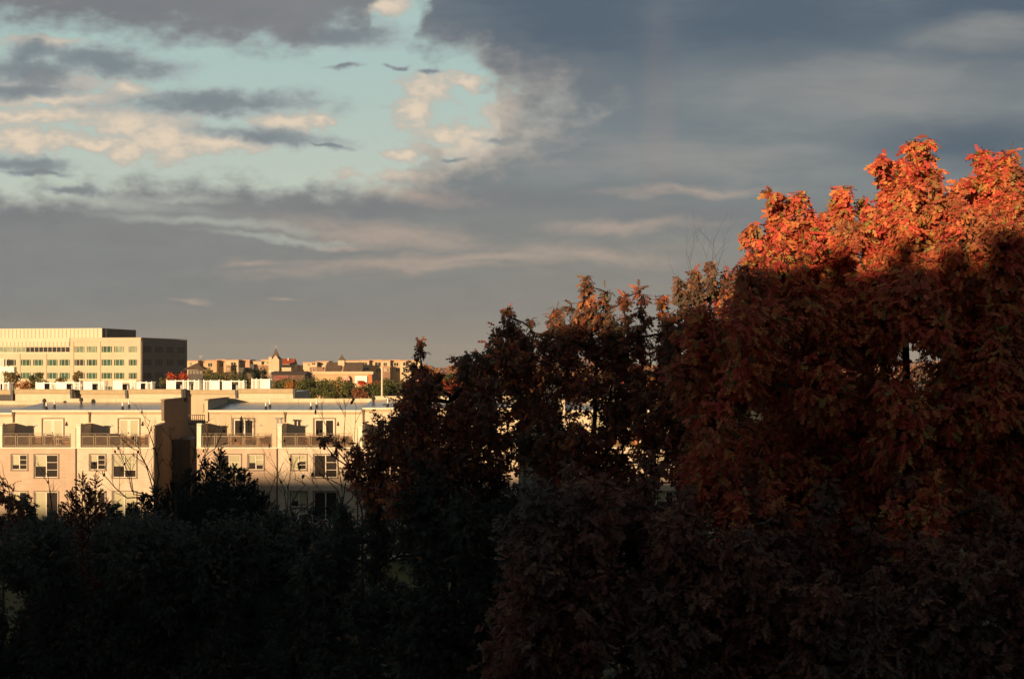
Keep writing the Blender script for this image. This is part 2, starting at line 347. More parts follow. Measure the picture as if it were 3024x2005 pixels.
def wall_holes(mb, x0, x1, z0, z1, y, depth, holes):
    """front skin facing the viewer with openings and their reveals"""
    xs = sorted({x0, x1, *[h[0] for h in holes], *[h[1] for h in holes]}); zs = sorted({z0, z1, *[h[2] for h in holes], *[h[3] for h in holes]})
    for i in range(len(xs)-1):
        for j in range(len(zs)-1):
            cx, cz = (xs[i]+xs[i+1])/2, (zs[j]+zs[j+1])/2
            if any(h[0] < cx < h[1] and h[2] < cz < h[3] for h in holes): continue
            mb.quad((xs[i], y, zs[j]), (xs[i+1], y, zs[j]), (xs[i+1], y, zs[j+1]), (xs[i], y, zs[j+1]))
    for a, b, c, d in holes:
        e = y + depth
        mb.quad((a, y, c), (a, e, c), (b, e, c), (b, y, c)); mb.quad((a, y, d), (b, y, d), (b, e, d), (a, e, d))
        mb.quad((a, y, c), (a, y, d), (a, e, d), (a, e, c)); mb.quad((b, y, c), (b, e, c), (b, e, d), (b, y, d))
def body(mb, x0, x1, y0, y1, z0, z1):
    """back, sides and top that close a wall skin"""
    mb.quad((x0, y0, z0), (x0, y0, z1), (x0, y1, z1), (x0, y1, z0)); mb.quad((x1, y0, z0), (x1, y1, z0), (x1, y1, z1), (x1, y0, z1))
    mb.quad((x0, y1, z0), (x0, y1, z1), (x1, y1, z1), (x1, y1, z0)); mb.quad((x0, y0, z1), (x1, y0, z1), (x1, y1, z1), (x0, y1, z1))

# ------------------------------------------------------------------ ground
g = MB()
xs = [-2250, -1500, -400, -150, 0, 150, 400, 1500, 2250]; ys = [-340, -60, 0, 60, 120, 200, 400, 900, 2120]
for i in range(8):
    for j in range(8): g.quad((xs[i], ys[j], 0), (xs[i+1], ys[j], 0), (xs[i+1], ys[j+1], 0), (xs[i], ys[j+1], 0))
struct(g.build('ground', 'ground'))
struct(MB().box(-140, 140, 139, 148, .004, .012).build('alley', 'asphalt'))
struct(MB().box(-300, 300, 186, 198, .004, .012).build('road', 'asphalt'))
# low hills on the horizon
h = MB(); prev = None
for k in range(121):
    x = -2240 + 4480 * k / 120; t = 5 + 6*math.sin(k*.31) + 3*math.sin(k*.93+1) + 9
    cur = ((x, 1500, 0), (x, 1650, t), (x, 2000, t*.9))
    if prev:
        h.quad(prev[0], cur[0], cur[1], prev[1]); h.quad(prev[1], cur[1], cur[2], prev[2])
    prev = cur
struct(h.build('hills', 'hill'))

# ------------------------------------------------------------------ the block the photographer stands in (behind the camera, throws the big shade)
def home_block():
    r = thing('apartment_building', 'long pale brick apartment building behind the viewer that shades the oak trees', 'building', (0, -8, 0))
    Zt = CZ + 3.36
    w = MB(); w.box(-80, 90, -16, -1.0, 0, Zt - .02); w.build('wall', 'brick_back', r)
    w = MB(); w.box(-170, -80.01, -16, -1.0, 0, Zt - 2.9); w.build('lower_wing', 'brick_back', r)
    w = MB(); w.box(-80.2, 90.2, -16.3, -.8, Zt, Zt + .12); w.box(-170, -80.25, -16.3, -.8, Zt - 2.88, Zt - 2.76); w.build('roof', 'parapet', r)
    MB().box(-2.15, 4.5, -4.0, -.9, Zt+.125, Zt+.55).build('shade_edge_block', 'brick_back', r)  # unseen block added to raise the shade line on the oak
    for x, w_, h_ in ((-6.4, .5, .45), (-5.6, .3, .2), (-4.55, .42, .50), (-3.55, .35, .62), (-2.75, .28, .30), (-9.0, .6, .5), (-11.5, .5, .4)):
        MB().box(x-w_/2, x+w_/2, -1.6, -1.1, Zt+.125, Zt+.12+h_).build('chimney', 'brick_back', r)  # unseen stacks added to break up the shade line on the oak
    for k in range(12):
        for f in range(2):
            x = -36 + 6*k
            if abs(x + .8) < 1.2: continue
            fr = MB().box(x, x+1.6, -.99, -.93, 11.6 + 3*f + .6, 13.2 + 3*f + .4).build('window', 'trim', r)
            MB().box(x+.08, x+1.52, -.929, -.915, 12.3 + 3*f, 13.5 + 3*f).build('pane', 'glass_dark', fr)
home_block()

# ------------------------------------------------------------------ front row of townhouses
FY, BY, RY = 120.0, 123.5, 132.3       # front wall, terrace back wall, rear of roof
ZD = Z_(1322, FY)                      # terrace floor level
ZE = Z_(1212, BY)                      # eaves
ZP = Z_(1182, BY)                      # end parapet top
def window(r, a, b, z0, z1, y, kinds, bars=False, name='window'):
    """frame proud of the wall, two panes, sill; a window is a part, its panes sub-parts"""
    fr = MB(); t = .11
    fr.box(a-t, b+t, y-.05, y-.003, z1, z1+t); fr.box(a-t, b+t, y-.08, y-.003, z0-t, z0)
    fr.box(a-t, a, y-.05, y-.003, z0, z1); fr.box(b, b+t, y-.05, y-.003, z0, z1)
    m = (a+b)/2
    o = fr.build(name, 'bronze', r)
    sash = MB(); s = .05; sash.box(a, b, y+.03, y+.09, z0, z0+s); sash.box(a, b, y+.03, y+.09, z1-s, z1)
    for xx in (a, m-s/2-.01, b-s): sash.box(xx, xx+s+(.02 if xx == m-s/2-.01 else 0), y+.03, y+.09, z0+s, z1-s)
    if bars:
        for k in (1, 2):
            zz = z0 + (z1-z0)*k/3; sash.box(m+s/2+.012, b-s, y+.04, y+.06, zz-.018, zz+.018)
    sash.build('sash', 'trim', o)
    for k, (p, q) in enumerate(((a+s, m-s/2-.012), (m+s/2+.012, b-s))):
        kk = kinds[k]; cut = z0+s
        if kk == 'glass_blind' and random.random() < .45:
            cut = z0+s+(z1-z0)*random.uniform(.25, .5); MB().box(p, q, y+.1, y+.115, z0+s, cut-.003).build('pane', 'glass_dark', o)
        MB().box(p, q, y+.1, y+.115, cut, z1-s).build('pane', kk, o)
    return o

def townhouse(X0, W, up, low, mirror, label, ends=(False, False), dz=0.0, doors=('glass_blind', 'glass_blind'), wink=(('glass_blind', 'glass_dark'), ('glass_blind', 'glass_dark')), pipes=(), vents=(), brickpier=False):
    r = thing('townhouse', label, 'townhouse', (X0 + W/2, FY, 0), 'terraced townhouses facing the trees')
    x0, x1 = X0 + .012, X0 + W - .012
    ze = ZE + dz
    def mx(a, b): return (X0 + W - b, X0 + W - a) if mirror else (X0 + a, X0 + b)
    # lower wall with real openings over three visible storeys
    holes = []; wins = []
    for f in range(3):
        zt = Z_(1343, FY) - 3.13 * f
        s = mx(1.17, 2.45); l = mx(3.10, 5.05)
        hs = 1.25; hl = 1.9 if f != 1 else 2.35
        holes.append((s[0], s[1], zt - hs, zt)); wins.append((*s, zt - hs, zt, wink[0], f == 0))
        holes.append((l[0], l[1], zt - hl, zt)); wins.append((*l, zt - hl, zt, wink[1], f == 0))
    w = MB(); wall_holes(w, x0, x1, 0, ZD - .06, FY, .12, holes); body(w, x0, x1, FY, BY - .01, 0, ZD - .06)
    w.build('front_wall', low, r)
    for a, b, c, d, k, bars in wins: window(r, a, b, c, d, FY, k, bars)
    # ledge and terrace deck
    MB().box(x0, x1, FY - .16, FY + .45, ZD - .055, ZD + .05).build('ledge', 'trim', r)
    MB().box(x0, x1, FY + .455, BY - .005, ZD - .05, ZD).build('terrace_floor', 'olive_trim', r)
    # upper wall
    d = mx(2.62, 4.40); zt = Z_(1237, BY)
    u = MB(); wall_holes(u, x0, x1, 0, ze - .1, BY, .14, [(d[0], d[1], ZD + .02, zt)]); body(u, x0, x1, BY, RY, 0, ze - .1); u.build('upper_wall', up, r)
    # terrace door
    fr = MB(); t = .10
    fr.box(d[0]-t, d[1]+t, BY-.07, BY-.003, zt, zt+t); fr.box(d[0]-t, d[0], BY-.07, BY-.003, ZD+.02, zt); fr.box(d[1], d[1]+t, BY-.07, BY-.003, ZD+.02, zt)
    do = fr.build('terrace_door', 'bronze', r); mid = (d[0]+d[1])/2
    for k, (a, b) in enumerate(((d[0]+.01, mid-.01), (mid+.01, d[1]-.01))):
        lf = MB(); s = .12; lf.box(a, a+s, BY+.03, BY+.08, ZD+.03, zt-.01); lf.box(b-s, b, BY+.03, BY+.08, ZD+.03, zt-.01); lf.box(a+s, b-s, BY+.03, BY+.08, zt-.13, zt-.01); lf.box(a+s, b-s, BY+.03, BY+.08, ZD+.03, ZD+.24)
        lf.build('door_leaf', 'trim', do); MB().box(a+s, b-s, BY+.045, BY+.06, ZD+.24, zt-.13).build('pane', doors[k], do)
    MB().box(mid-.09, mid-.05, BY-.02, BY+.028, ZD+1.0, ZD+1.18).build('handle', 'dark', do)
    # lamp and number plaque
    lx = d[1]+.28 if not mirror else d[0]-.34
    lm = MB(); lm.box(lx-.05, lx+.05, BY-.05, BY-.004, ZD+1.78, ZD+2.0); lm.cone((lx, BY-.13, ZD+1.72), .10, .34, 8); lm.box(lx-.03, lx+.03, BY-.16, BY-.05, ZD+2.0, ZD+2.05); lm.build('wall_lamp', 'dark', r)
    qx = d[0]-.72 if not mirror else d[1]+.5
    MB().box(qx, qx+.24, BY-.025, BY-.004, ZD+1.66, ZD+1.80).build('number_plaque', 'plaque', r)
    # roof sheet, gutter, rear parapet
    ro = MB(); zb = Z_(1187, RY) + dz; hh = .06
    ro.prism_x([(BY-.05, ze-hh), (BY-.05, ze), (RY-.26, zb), (RY-.26, zb-hh)], x0, x1); roof = ro.build('roof', 'roof', r)
    MB().box(x0, x1, BY-.20, BY-.055, ze-.12, ze+.035).build('gutter', 'trim', r)
    MB().box(x0, x1, BY-.055, BY-.004, ze-.34, ze-.125).build('fascia', 'olive_trim', r)
    pz = Z_(1176.5, RY) + dz
    MB().box(x0, x1, RY-.25, RY+.05, zb-.6, pz).build('rear_parapet', 'parapet', r)
    for (px_, py_, h_, yy) in pipes:
        x = X_(px_, yy); k = (yy-BY)/(RY-BY); zr = ze + (zb-ze)*k
        MB().tube([(x, yy, zr-.02), (x, yy, zr+.16), (x, yy, zr+.30)], [.13, .10, .075], 8).build('pipe_flashing', 'dark', roof)
        MB().tube([(x, yy, zr+.29), (x, yy, zr+h_)], .07, 8).build('vent_pipe', 'white_pipe', roof)
    for (px_, yy) in vents:
        x = X_(px_, yy); k = (yy-BY)/(RY-BY); zr = ze + (zb-ze)*k
        MB().tube([(x, yy, zr-.02), (x, yy, zr+.22), (x, yy, zr+.24), (x, yy, zr+.48), (x, yy, zr+.56)], [.10, .10, .2, .16, .04], 10).build('roof_vent', 'dark', roof)
    # end parapets, running front to back above the roof
    for side, on in ((0, ends[0]), (1, ends[1])):
        if not on: continue
        a, b = (x0 - .02, x0 + .22) if side == 0 else (x1 - .22, x1 + .02)
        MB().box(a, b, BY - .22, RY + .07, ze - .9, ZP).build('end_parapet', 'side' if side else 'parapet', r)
        MB().box(a - .08, b + .10, BY - .26, RY + .12, ZP + .002, ZP + .09).build('parapet_cap', 'bronze', r)
    # side skins on exposed ends
    if ends[1]:
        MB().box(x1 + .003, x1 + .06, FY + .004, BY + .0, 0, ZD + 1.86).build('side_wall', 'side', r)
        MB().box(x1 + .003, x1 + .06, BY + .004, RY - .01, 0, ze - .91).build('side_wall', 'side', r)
    # terrace: dividing wall on the left, columns both sides
    ct = ZD + 1.90
    MB().box(x0 + .02, x0 + .26, FY + .40, BY - .004, ZD + .052, ct - .02).build('divider_wall', up, r)
    MB().box(x0 + .0, x0 + .30, FY + .38, BY - .008, ct - .018, ct + .03).build('divider_cap', 'olive_trim', r)
    cl = MB(); cl.box(x0, x0 + .36, FY - .03, FY + .37, ZD + .052, ct); cl.build('column', 'trim', r)
    MB().box(x0 - .0, x0 + .42, FY - .09, FY + .43, ct + .032, ct + .15).build('column_cap', 'trim', r)
    cr = MB(); cr.box(x1 - .42, x1 - .05, FY + .0, FY + .34, ZD + .052, ct - .25); cr.build('column', up, r)
    if ends[1]:
        MB().prism_x([(FY+.345, ZD+.05), (BY-.004, ZD+.05), (BY-.004, ct+.1), (FY+.345, ct-.12)], x1-.30, x1-.02).build('divider_wall', up, r)
    # railing
    ra, rb = x0 + .37, x1 - .43; n = 5; stp = (rb-ra)/n; z0, z1 = ZD + .16, ZD + 1.20
    rl = MB(); rl.box(ra, rb, FY+.06, FY+.11, z1-.04, z1+.01); rl.box(ra, rb, FY+.06, FY+.11, z1-.22, z1-.18); rl.box(ra, rb, FY+.06, FY+.11, z0-.03, z0+.01)
    for k in range(n+1):
        x = ra + stp*k; rl.box(x-(.07 if k else 0), x-(.035 if k else -.03), FY+.055, FY+.115, ZD+.052, z1-.042)
        if 0 < k < n: rl.box(x+.035, x+.07, FY+.055, FY+.115, ZD+.052, z1-.042)
    rail = rl.build('railing', 'bronze', r)
    for k in range(n):
        a, b = ra+stp*k+.10, ra+stp*(k+1)-.10
        MB().box(a, b, FY+.08, FY+.09, z0+.04, z1-.25).build('railing_panel', 'tint', rail)
        e = MB(); e.box(a-.02, b+.02, FY+.07, FY+.1, z1-.25, z1-.222); e.box(a-.02, b+.02, FY+.07, FY+.1, z0+.015, z0+.038); e.box(a-.028, a-.002, FY+.07, FY+.1, z0+.038, z1-.25); e.box(b+.002, b+.028, FY+.07, FY+.1, z0+.038, z1-.25); e.build('panel_edge', 'olive_trim', rail)
    # rain pipes
    dp = MB(); xd = x1 - .02
    dp.tube([(X0+.02, BY-.13, ze-.13), (X0+.10, BY-.12, ze-.45), (X0+.10, BY-.10, ct+.1)], .055, 6); dp.tube([(X0+.20, BY-.13, ze-.13), (X0+.11, BY-.12, ze-.44)], .05, 6)
    dp.build('rain_pipe', 'bronze', r)
    MB().box(x1-.05, x1+.035, FY-.10, FY-.012, 0.3, ZD-.06).build('rain_pipe', 'rain_dark', r)
    if brickpier:
        MB().box(x1-.75, x1-.46, FY-.12, FY-.004, ZD+.3, ZD+2.2).build('brick_pier', 'orange_brick', r)
    return r
UA = 6.6
townhouse(-49.97, UA, 'cream_plaster', 'cream', False, 'cream townhouse cut by the left edge of the photo, slightly lower roof', dz=-.22)
townhouse(-43.37, UA, 'cream_plaster', 'tan', False, 'peach lower walled townhouse at far left with white furniture on its terrace', pipes=[(137, 0, .62, 124.6), (161, 0, .72, 126.4)], vents=[(131, 129.5), (240, 130.5)],
          wink=(('glass_blind', 'glass_dark'), ('glass_blind', 'glass_dark')))
hA = townhouse(-36.77, UA, 'cream_plaster', 'cream', False, 'bright cream end townhouse whose shaded side wall faces the gap', ends=(False, True), pipes=[(362, 0, .62, 124.6), (381, 0, .72, 126.4)],
          wink=(('glass_blind', 'glass_dark'), ('glass_blind', 'glass_blind')))
MB().box(-30.10, -28.5, 126.0, 131.0, 0, 9.75).build('side_bay', 'clad_and_shade', hA)
MB().tube([(X_(546, 131), 131, ZP-.3), (X_(546, 131), 131, Z_(1150, 131)), (X_(546, 131), 131, Z_(1148, 131))], [.22, .22, .1], 10).build('chimney_flue', 'dark', hA)
UB = 6.8
townhouse(-26.6, UB, 'tan_plaster', 'tan', True, 'tan townhouse beside the gap with closed beige umbrella on its terrace', ends=(True, False), doors=('glass_dark', 'glass_dark'), pipes=[(785, 0, .62, 124.6), (797, 0, .75, 126.4)],
          wink=(('glass_blind', 'glass_blind'), ('glass_dark', 'glass_blind')))
townhouse(-19.8, UB, 'cream_plaster', 'cream', False, 'cream townhouse with brown terrace chairs right of the umbrella terrace', doors=('glass_dark', 'glass_dark'), pipes=[(918, 0, .62, 124.6), (935, 0, .75, 126.4)],
          wink=(('glass_blind', 'glass_blind'), ('glass_dark', 'glass_dark')))
townhouse(-13.0, UB, 'cream_plaster', 'cream', False, 'cream townhouse with raised roof half hidden by dark red oak sprays', dz=.22, pipes=[(1145, 0, .8, 124.8)], vents=[(1103, 129.5)])
townhouse(-6.2, UB, 'cream_plaster', 'cream', True, 'cream townhouse glimpsed through the middle of the shaded oak', ends=(False, True), dz=.22)
townhouse(4.35, UB, 'cream_plaster', 'cream', False, 'cream townhouse with orange brick pier glimpsed through oak leaves', ends=(True, False), brickpier=True)
townhouse(11.17, UB, 'cream_plaster', 'cream', False, 'last cream townhouse almost wholly hidden behind the tall orange oak', ends=(False, True))
# flue on the wall between the second block's terraces
fl = thing('metal_flue', 'pair of short metal flues on the wall between two terraces', 'flue', (X_(824, FY+.8), FY+.8, ZD+1.66))
for k, dx in enumerate((-.15, .17)):
    MB().tube([(X_(824, FY+.8)+dx, FY+.8, ZD+1.66), (X_(824, FY+.8)+dx, FY+.8, ZD+2.42)], .11, 10).build('pipe', 'steel', fl)
MB().tube([(X_(824, FY+.8), FY+.8, ZD+2.422), (X_(824, FY+.8), FY+.8, ZD+2.5)], [.4, .36], 12).build('cap', 'steel', fl)

# terrace furniture
def chair(x, y, rz, m, label):
    r = thing('patio_chair', label, 'chair', (0, 0, 0), 'terrace chairs')
    MB().box(-.3, .3, -.3, .28, .34, .46).build('seat', m, r); MB().box(-.3, .3, .285, .38, .30, .98).build('backrest', m, r)
    for a in (-.35, .305):
        MB().box(a, a+.045, -.28, .34, .60, .65).build('armrest', m, r)
    for a in (-.33, .28):
        for b in (-.28, .30): MB().box(a, a+.05, b, b+.05, 0, .34 if True else 0).build('leg', m, r)
    r.location = (x, y, ZD+.002); r.rotation_euler[2] = rz; return r
def table(x, y, w, m, label):
    r = thing('patio_table', label, 'table', (0, 0, 0), 'terrace tables')
    MB().box(-w/2, w/2, -.4, .4, .70, .74).build('table_top', m, r); MB().box(-w/2+.1, w/2-.1, -.3, .3, .62, .698).build('apron', m, r)
    for a in (-w/2+.04, w/2-.10):
        for b in (-.36, .30): MB().box(a, a+.06, b, b+.06, 0, .698 if False else .62).build('leg', m, r)
    r.location = (x, y, ZD+.002); return r
a1, a2, b1, b2, b3 = -43.37, -36.77, -26.6, -19.8, -13.0
chair(a1+1.0, 121.5, .3, MT['wicker'], 'brown chair in the divider shade on the far left terrace')
chair(a1+2.1, 121.7, -.2, MT['wicker'], 'brown chair second from the divider on the far left terrace')
chair(a1+3.6, 122.2, .1, MT['wicker'], 'brown chair before the french doors of the far left terrace')
table(a1+5.0, 121.5, 1.7, MT['white'], 'long white table at the sunny end of the far left terrace')
chair(a1+5.1, 122.4, 0, MT['white'], 'white chair behind the long white table')
chair(a2+1.1, 121.6, .2, MT['wicker'], 'brown chair nearest the divider on the end townhouse terrace')
table(a2+2.2, 121.5, .9, MT['wicker'], 'small brown table on the shaded part of the end townhouse terrace')
chair(a2+3.4, 121.6, -.4, MT['wicker'], 'brown chair by the french doors of the end townhouse terrace')
chair(a2+4.6, 121.4, .5, MT['wicker'], 'brown chair in the sun past the french doors of the end townhouse')
chair(a2+5.4, 122.0, -.3, MT['wicker'], 'brown chair at the sunlit corner of the end townhouse terrace')
chair(b1+.9, 121.5, .2, MT['wicker'], 'brown chair left of the closed umbrella')
chair(b1+5.6, 121.5, -.3, MT['wicker'], 'brown chair at the right end of the umbrella terrace')
table(b1+4.3, 121.5, 1.5, MT['cushion'], 'sand coloured table before the dark doors of the umbrella terrace')
chair(b1+3.1, 121.9, .4, MT['cushion'], 'sand coloured chair between umbrella and table')
chair(b2+1.9, 121.7, .3, MT['wicker'], 'brown chair at the foot of the divider shade on the cream terrace')
chair(b2+2.9, 121.5, -.2, MT['wicker'], 'brown chair left of the half open doors on the cream terrace')
chair(b2+4.9, 121.7, .5, MT['wicker'], 'brown chair right of the doors on the cream terrace')
# grill
gr = thing('grill', 'black lidded grill on the end townhouse terrace', 'grill', (a2+1.9, 122.7, ZD))
MB().box(a2+1.5, a2+2.3, 122.45, 122.95, ZD+.12, ZD+.75).build('cabinet', 'dark', gr)
MB().prism_x([(122.45, ZD+.76), (122.95, ZD+.76), (122.95, ZD+.95), (122.8, ZD+1.08), (122.6, ZD+1.05), (122.45, ZD+.9)], a2+1.52, a2+2.28).build('lid', 'dark', gr)
for a in (a2+1.52, a2+2.22): MB().box(a, a+.06, 122.5, 122.56, ZD, ZD+.12).build('leg', 'dark', gr)
# closed umbrella
ux = X_(681, 122.0); um = thing('umbrella', 'closed beige canvas umbrella standing on the terrace near the gap', 'umbrella', (ux, 122.0, ZD))
MB().tube([(ux, 122, ZD+.08), (ux, 122, ZD+2.75)], .03, 8).build('pole', 'bronze', um)
MB().tube([(ux, 122, ZD), (ux, 122, ZD+.06), (ux, 122, ZD+.12)], [.3, .28, .06], 12).build('base', 'dark', um)
cv = MB(); zz = [2.70, 2.5, 2.1, 1.6, 1.3, 1.05, .78]; rr = [.03, .10, .16, .20, .13, .24, .17]
cv.tube([(ux, 122, ZD+z) for z in zz], rr, 9); cv.build('canopy', 'canvas', um)
# potted saplings before the dark doors
for i, (px_, lab) in enumerate(((716, 'thin potted sapling before the left half of the dark terrace doors'), (731, 'taller potted sapling before the middle of the dark terrace doors'))):
    x = X_(px_, 122.7); p = thing('potted_plant', lab, 'potted plant', (x, 122.7, ZD), 'potted saplings by the dark terrace doors')
    MB().tube([(x, 122.7, ZD), (x, 122.7, ZD+.4)], [.15, .2], 10).build('pot', 'cushion', p)
    MB().tube([(x, 122.7, ZD+.38), (x+.02, 122.7, ZD+1.5), (x-.02, 122.7, ZD+2.1+.1*i)], [.02, .014, .008], 5).build('stem', 'bark', p)
    lf = MB()
    for k in range(70):
        c = Vector((x + random.gauss(0, .11), 122.7 + random.gauss(0, .1), ZD + 2.15 + .1*i + random.gauss(-.1, .24))); a = random.random()*6.28
        d = Vector((math.cos(a)*.09, math.sin(a)*.09, -.06)); s_ = Vector((-math.sin(a)*.04, math.cos(a)*.04, .02)); lf.quad(c-s_*.3, c+d*.5-s_, c+d, c+d*.5+s_)
    lf.build('foliage', 'juniper', p)

# ------------------------------------------------------------------ second row with roof terraces
Y2 = 158.0
def rowhouse(p0, p1, y, m, label, top=1150, wins=()):
    x0, x1 = X_(p0, y)+.01, X_(p1, y)-.01; zt = Z_(top, y)
    r = thing('rowhouse', label, 'row house', ((x0+x1)/2, y, 0), 'row houses behind the front row')
    w = MB(); hs = [(X_(a, y), X_(b, y), Z_(d, y), Z_(c, y)) for a, b, c, d in wins]; wall_holes(w, x0, x1, 0, zt-.40, y, .15, hs); body(w, x0, x1, y, y+11, 0, zt-.40); w.build('wall', m, r)
    for a, b, c, d in hs:
        o = MB().box(a+.001, b-.001, y+.05, y+.09, c, c+.08).box(a+.001, b-.001, y+.05, y+.09, d-.08, d).box((a+b)/2-.04, (a+b)/2+.04, y+.05, y+.09, c+.08, d-.08).build('window', 'trim', r); MB().box(a+.001, b-.001, y+.1, y+.12, c, d).build('pane', 'glass_blind', o)
    c = MB(); c.box(x0, x1, y-.22, y+.25, zt-.395, zt-.02); c.box(x0, x1, y-.30, y+.30, zt-.018, zt+.04); c.box(x0, x1, y-.12, y-.004, zt-.50, zt-.41); c.build('cornice', 'olive_trim', r)
    MB().box(x0+.01, x1-.01, y+.31, y+10.98, zt-.395, zt-.30).build('roof', 'roof', r)
    MB().box(x1-.24, x1-.0, y-.52, y-.31, 6, zt-.2).build('rain_pipe', 'dark', r)
    MB().box(x1-.26, x1+.02, y-.60, y-.525, zt-.6, zt+.04).build('rain_hopper', 'dark', r)
    return r
rowhouse(-190, 43, Y2+1.5, 'clad_and_shade', 'row house with shade painted into its wall at the left edge of the photo', 1152)  # this wall is only in shade; its dark colour paints that
rowhouse(45, 218, Y2, 'cream_plaster', 'cream row house under two white rooftop screens')
rowhouse(218.5, 380, Y2+.8, 'tan_plaster', 'tan row house between two cream ones', 1152)
rowhouse(380.5, 545, Y2, 'cream_plaster', 'cream row house left of the gap with wide white screen')
rowhouse(545.5, 704, Y2+.8, 'tan_plaster', 'tan row house seen through the gap, window above dark balcony', 1152, wins=[(601, 612, 1190, 1222)])
rowhouse(704.5, 874, Y2, 'cream_plaster', 'cream row house at the right end of the back row', 1149)
# dark balcony in the gap
bx0, bx1 = X_(556, 150), X_(610, 150)
bl = thing('balcony', 'dark balcony with grey boxes seen in the gap between blocks', 'balcony', ((bx0+bx1)/2, 156, Z_(1250, 156)))
MB().box(bx0-1, bx1+.3, 153.5, 158.3, Z_(1254, 154), Z_(1251, 154)).build('floor', 'dark', bl)
rb_ = MB()
for k in range(16):
    x = bx0-1 + (bx1-bx0+1.25)*k/15; rb_.box(x, x+.05, 153.5, 153.55, Z_(1250.9, 154), Z_(1226, 154))
rb_.box(bx0-1, bx1+.3, 153.48, 153.57, Z_(1226, 154), Z_(1224, 154)); rb_.build('railing', 'dark', bl)
MB().box(bx0-1, bx1+.3, 153.60, 153.63, Z_(1250.9, 154), Z_(1240, 154)).build('panel', 'steel', bl)

# white rooftop screens round the air conditioners
def rooftop_screen(pa, pb, top, parts, label, y=162.5):
    """parts: list of (kind, p0, p1): panel = closed white sheet, open = gap showing the unit, slat = open slats"""
    x0, x1 = X_(pa, y), X_(pb, y); zb = Z_(1152, Y2)-.28; zt = Z_(top, y)
    r = thing('rooftop_screen', label, 'screen fence', ((x0+x1)/2, y, zb), 'white screens on the back row roofs')
    for kind, a, b in parts:
        A, B = X_(a, y), X_(b, y)
        if kind == 'panel':
            m = MB(); m.box(A+.06, B-.06, y-.02, y+.02, zb+.02, zt-.05)
            for k in range(1, 4): m.box(A+(B-A)*k/4-.008, A+(B-A)*k/4+.008, y-.032, y-.021, zb+.03, zt-.06)
            m.build('panel', 'white', r)
        elif kind == 'open':
            MB().box(A+.06, B-.06, y-.03, y+.03, zt-.16, zt-.05).build('top_rail', 'white', r)
        else:
            m = MB(); m.box(A+.06, B-.06, y-.025, y+.025, zt-.14, zt-.07); m.box(A+.06, B-.06, y-.025, y+.025, zb+.05, zb+.14)
            n = max(3, int((B-A)/.18))
            for k in range(n): x = A+.12+(B-A-.24)*k/(n-1); m.box(x-.035, x+.035, y-.012, y+.012, zb+.14, zt-.14)
            m.build('slat_panel', 'white', r)
        for k, q in enumerate((A, B)):
            if k == 1 and any(abs(X_(z[1], y)-B) < .01 for z in parts): continue
            MB().box(q-.055, q+.055, y-.055, y+.055, zb, zt).cone((q, y, zt+.001), .09, .07, 4, math.pi/4).build('post', 'white', r)
    # the return side running back
    m = MB(); n = 6
    for k in range(n): yy = y+.25+1.4*k/(n-1); m.box(x1-.012, x1+.012, yy-.04, yy+.04, zb, zt-.05)
    m.box(x1-.02, x1+.02, y+.2, y+1.8, zt-.049, zt+.01); m.build('side_slats', 'white', r)
    return r
def ac_unit(px_, label, y=163.6, w=.85):
    x = X_(px_, y); zb = Z_(1152, Y2)-.28
    r = thing('air_conditioner', label, 'air conditioner', (x, y, zb), 'rooftop air conditioners')
    MB().box(x-w/2, x+w/2, y-.35, y+.35, zb+.06, zb+.84).build('case', 'dark', r)
    m = MB()
    for k in range(6): m.box(x-w/2+.05, x+w/2-.05, y-.375, y-.352, zb+.14+k*.11, zb+.18+k*.11)
    m.build('grille', 'steel', r); MB().tube([(x, y, zb+.841), (x, y, zb+.9)], [w*.4, w*.38], 12).build('fan_guard', 'steel', r)
    return r
SC = [(-14, 26, 1128, [('panel', -14, 0), ('open', 0, 9), ('slat', 9, 26)], 'white rooftop screen cut by the left photo edge', [(4, 'unit in the screen cut by the left edge')]),
      (107, 170, 1128, [('panel', 107, 130), ('open', 130, 149), ('slat', 149, 168)], 'small white rooftop screen, first whole one from the left', [(140, 'dark air conditioner in the first whole screen')]),
      (171, 236, 1127, [('panel', 171, 195), ('open', 195, 217), ('slat', 217, 236)], 'white rooftop screen directly right of the first whole one', [(206, 'dark air conditioner in the second whole screen')]),
      (249, 307, 1126, [('panel', 249, 271), ('open', 271, 292), ('slat', 292, 307)], 'lone white rooftop screen above the tan row house', [(281, 'dark air conditioner in the lone screen above the tan house')]),
      (336, 401, 1123, [('panel', 336, 360), ('open', 360, 385), ('slat', 385, 401)], 'taller white rooftop screen in front of the office corner', [(372, 'dark air conditioner in the taller screen by the office corner')]),
      (402, 448, 1127, [('panel', 402, 414), ('open', 414, 432), ('slat', 432, 448)], 'low white rooftop screen touching the taller one', [(423, 'dark air conditioner in the low screen')]),
      (493, 587, 1122, [('panel', 493, 518), ('open', 518, 541), ('slat', 541, 556), ('open', 556, 574), ('slat', 574, 587)], 'widest white rooftop screen with two openings by the red tree', [(530, 'left unit of the widest screen'), (565, 'right unit of the widest screen')]),
      (602, 647, 1122, [('slat', 602, 622), ('panel', 622, 647)], 'white rooftop screen with slats on its left half', []),
      (658, 719, 1123, [('panel', 658, 683), ('open', 683, 706), ('slat', 706, 719)], 'white rooftop screen before the dark conifers', [(695, 'dark air conditioner in the screen before the conifers')]),
      (744, 796, 1118, [('slat', 744, 757), ('slat', 757, 771), ('panel', 771, 796)], 'rightmost and tallest white rooftop screen', [])]
for pa, pb, top, parts, lab, acs in SC:
    rooftop_screen(pa, pb, top, parts, lab)
    for p_, l_ in acs: ac_unit(p_, l_)

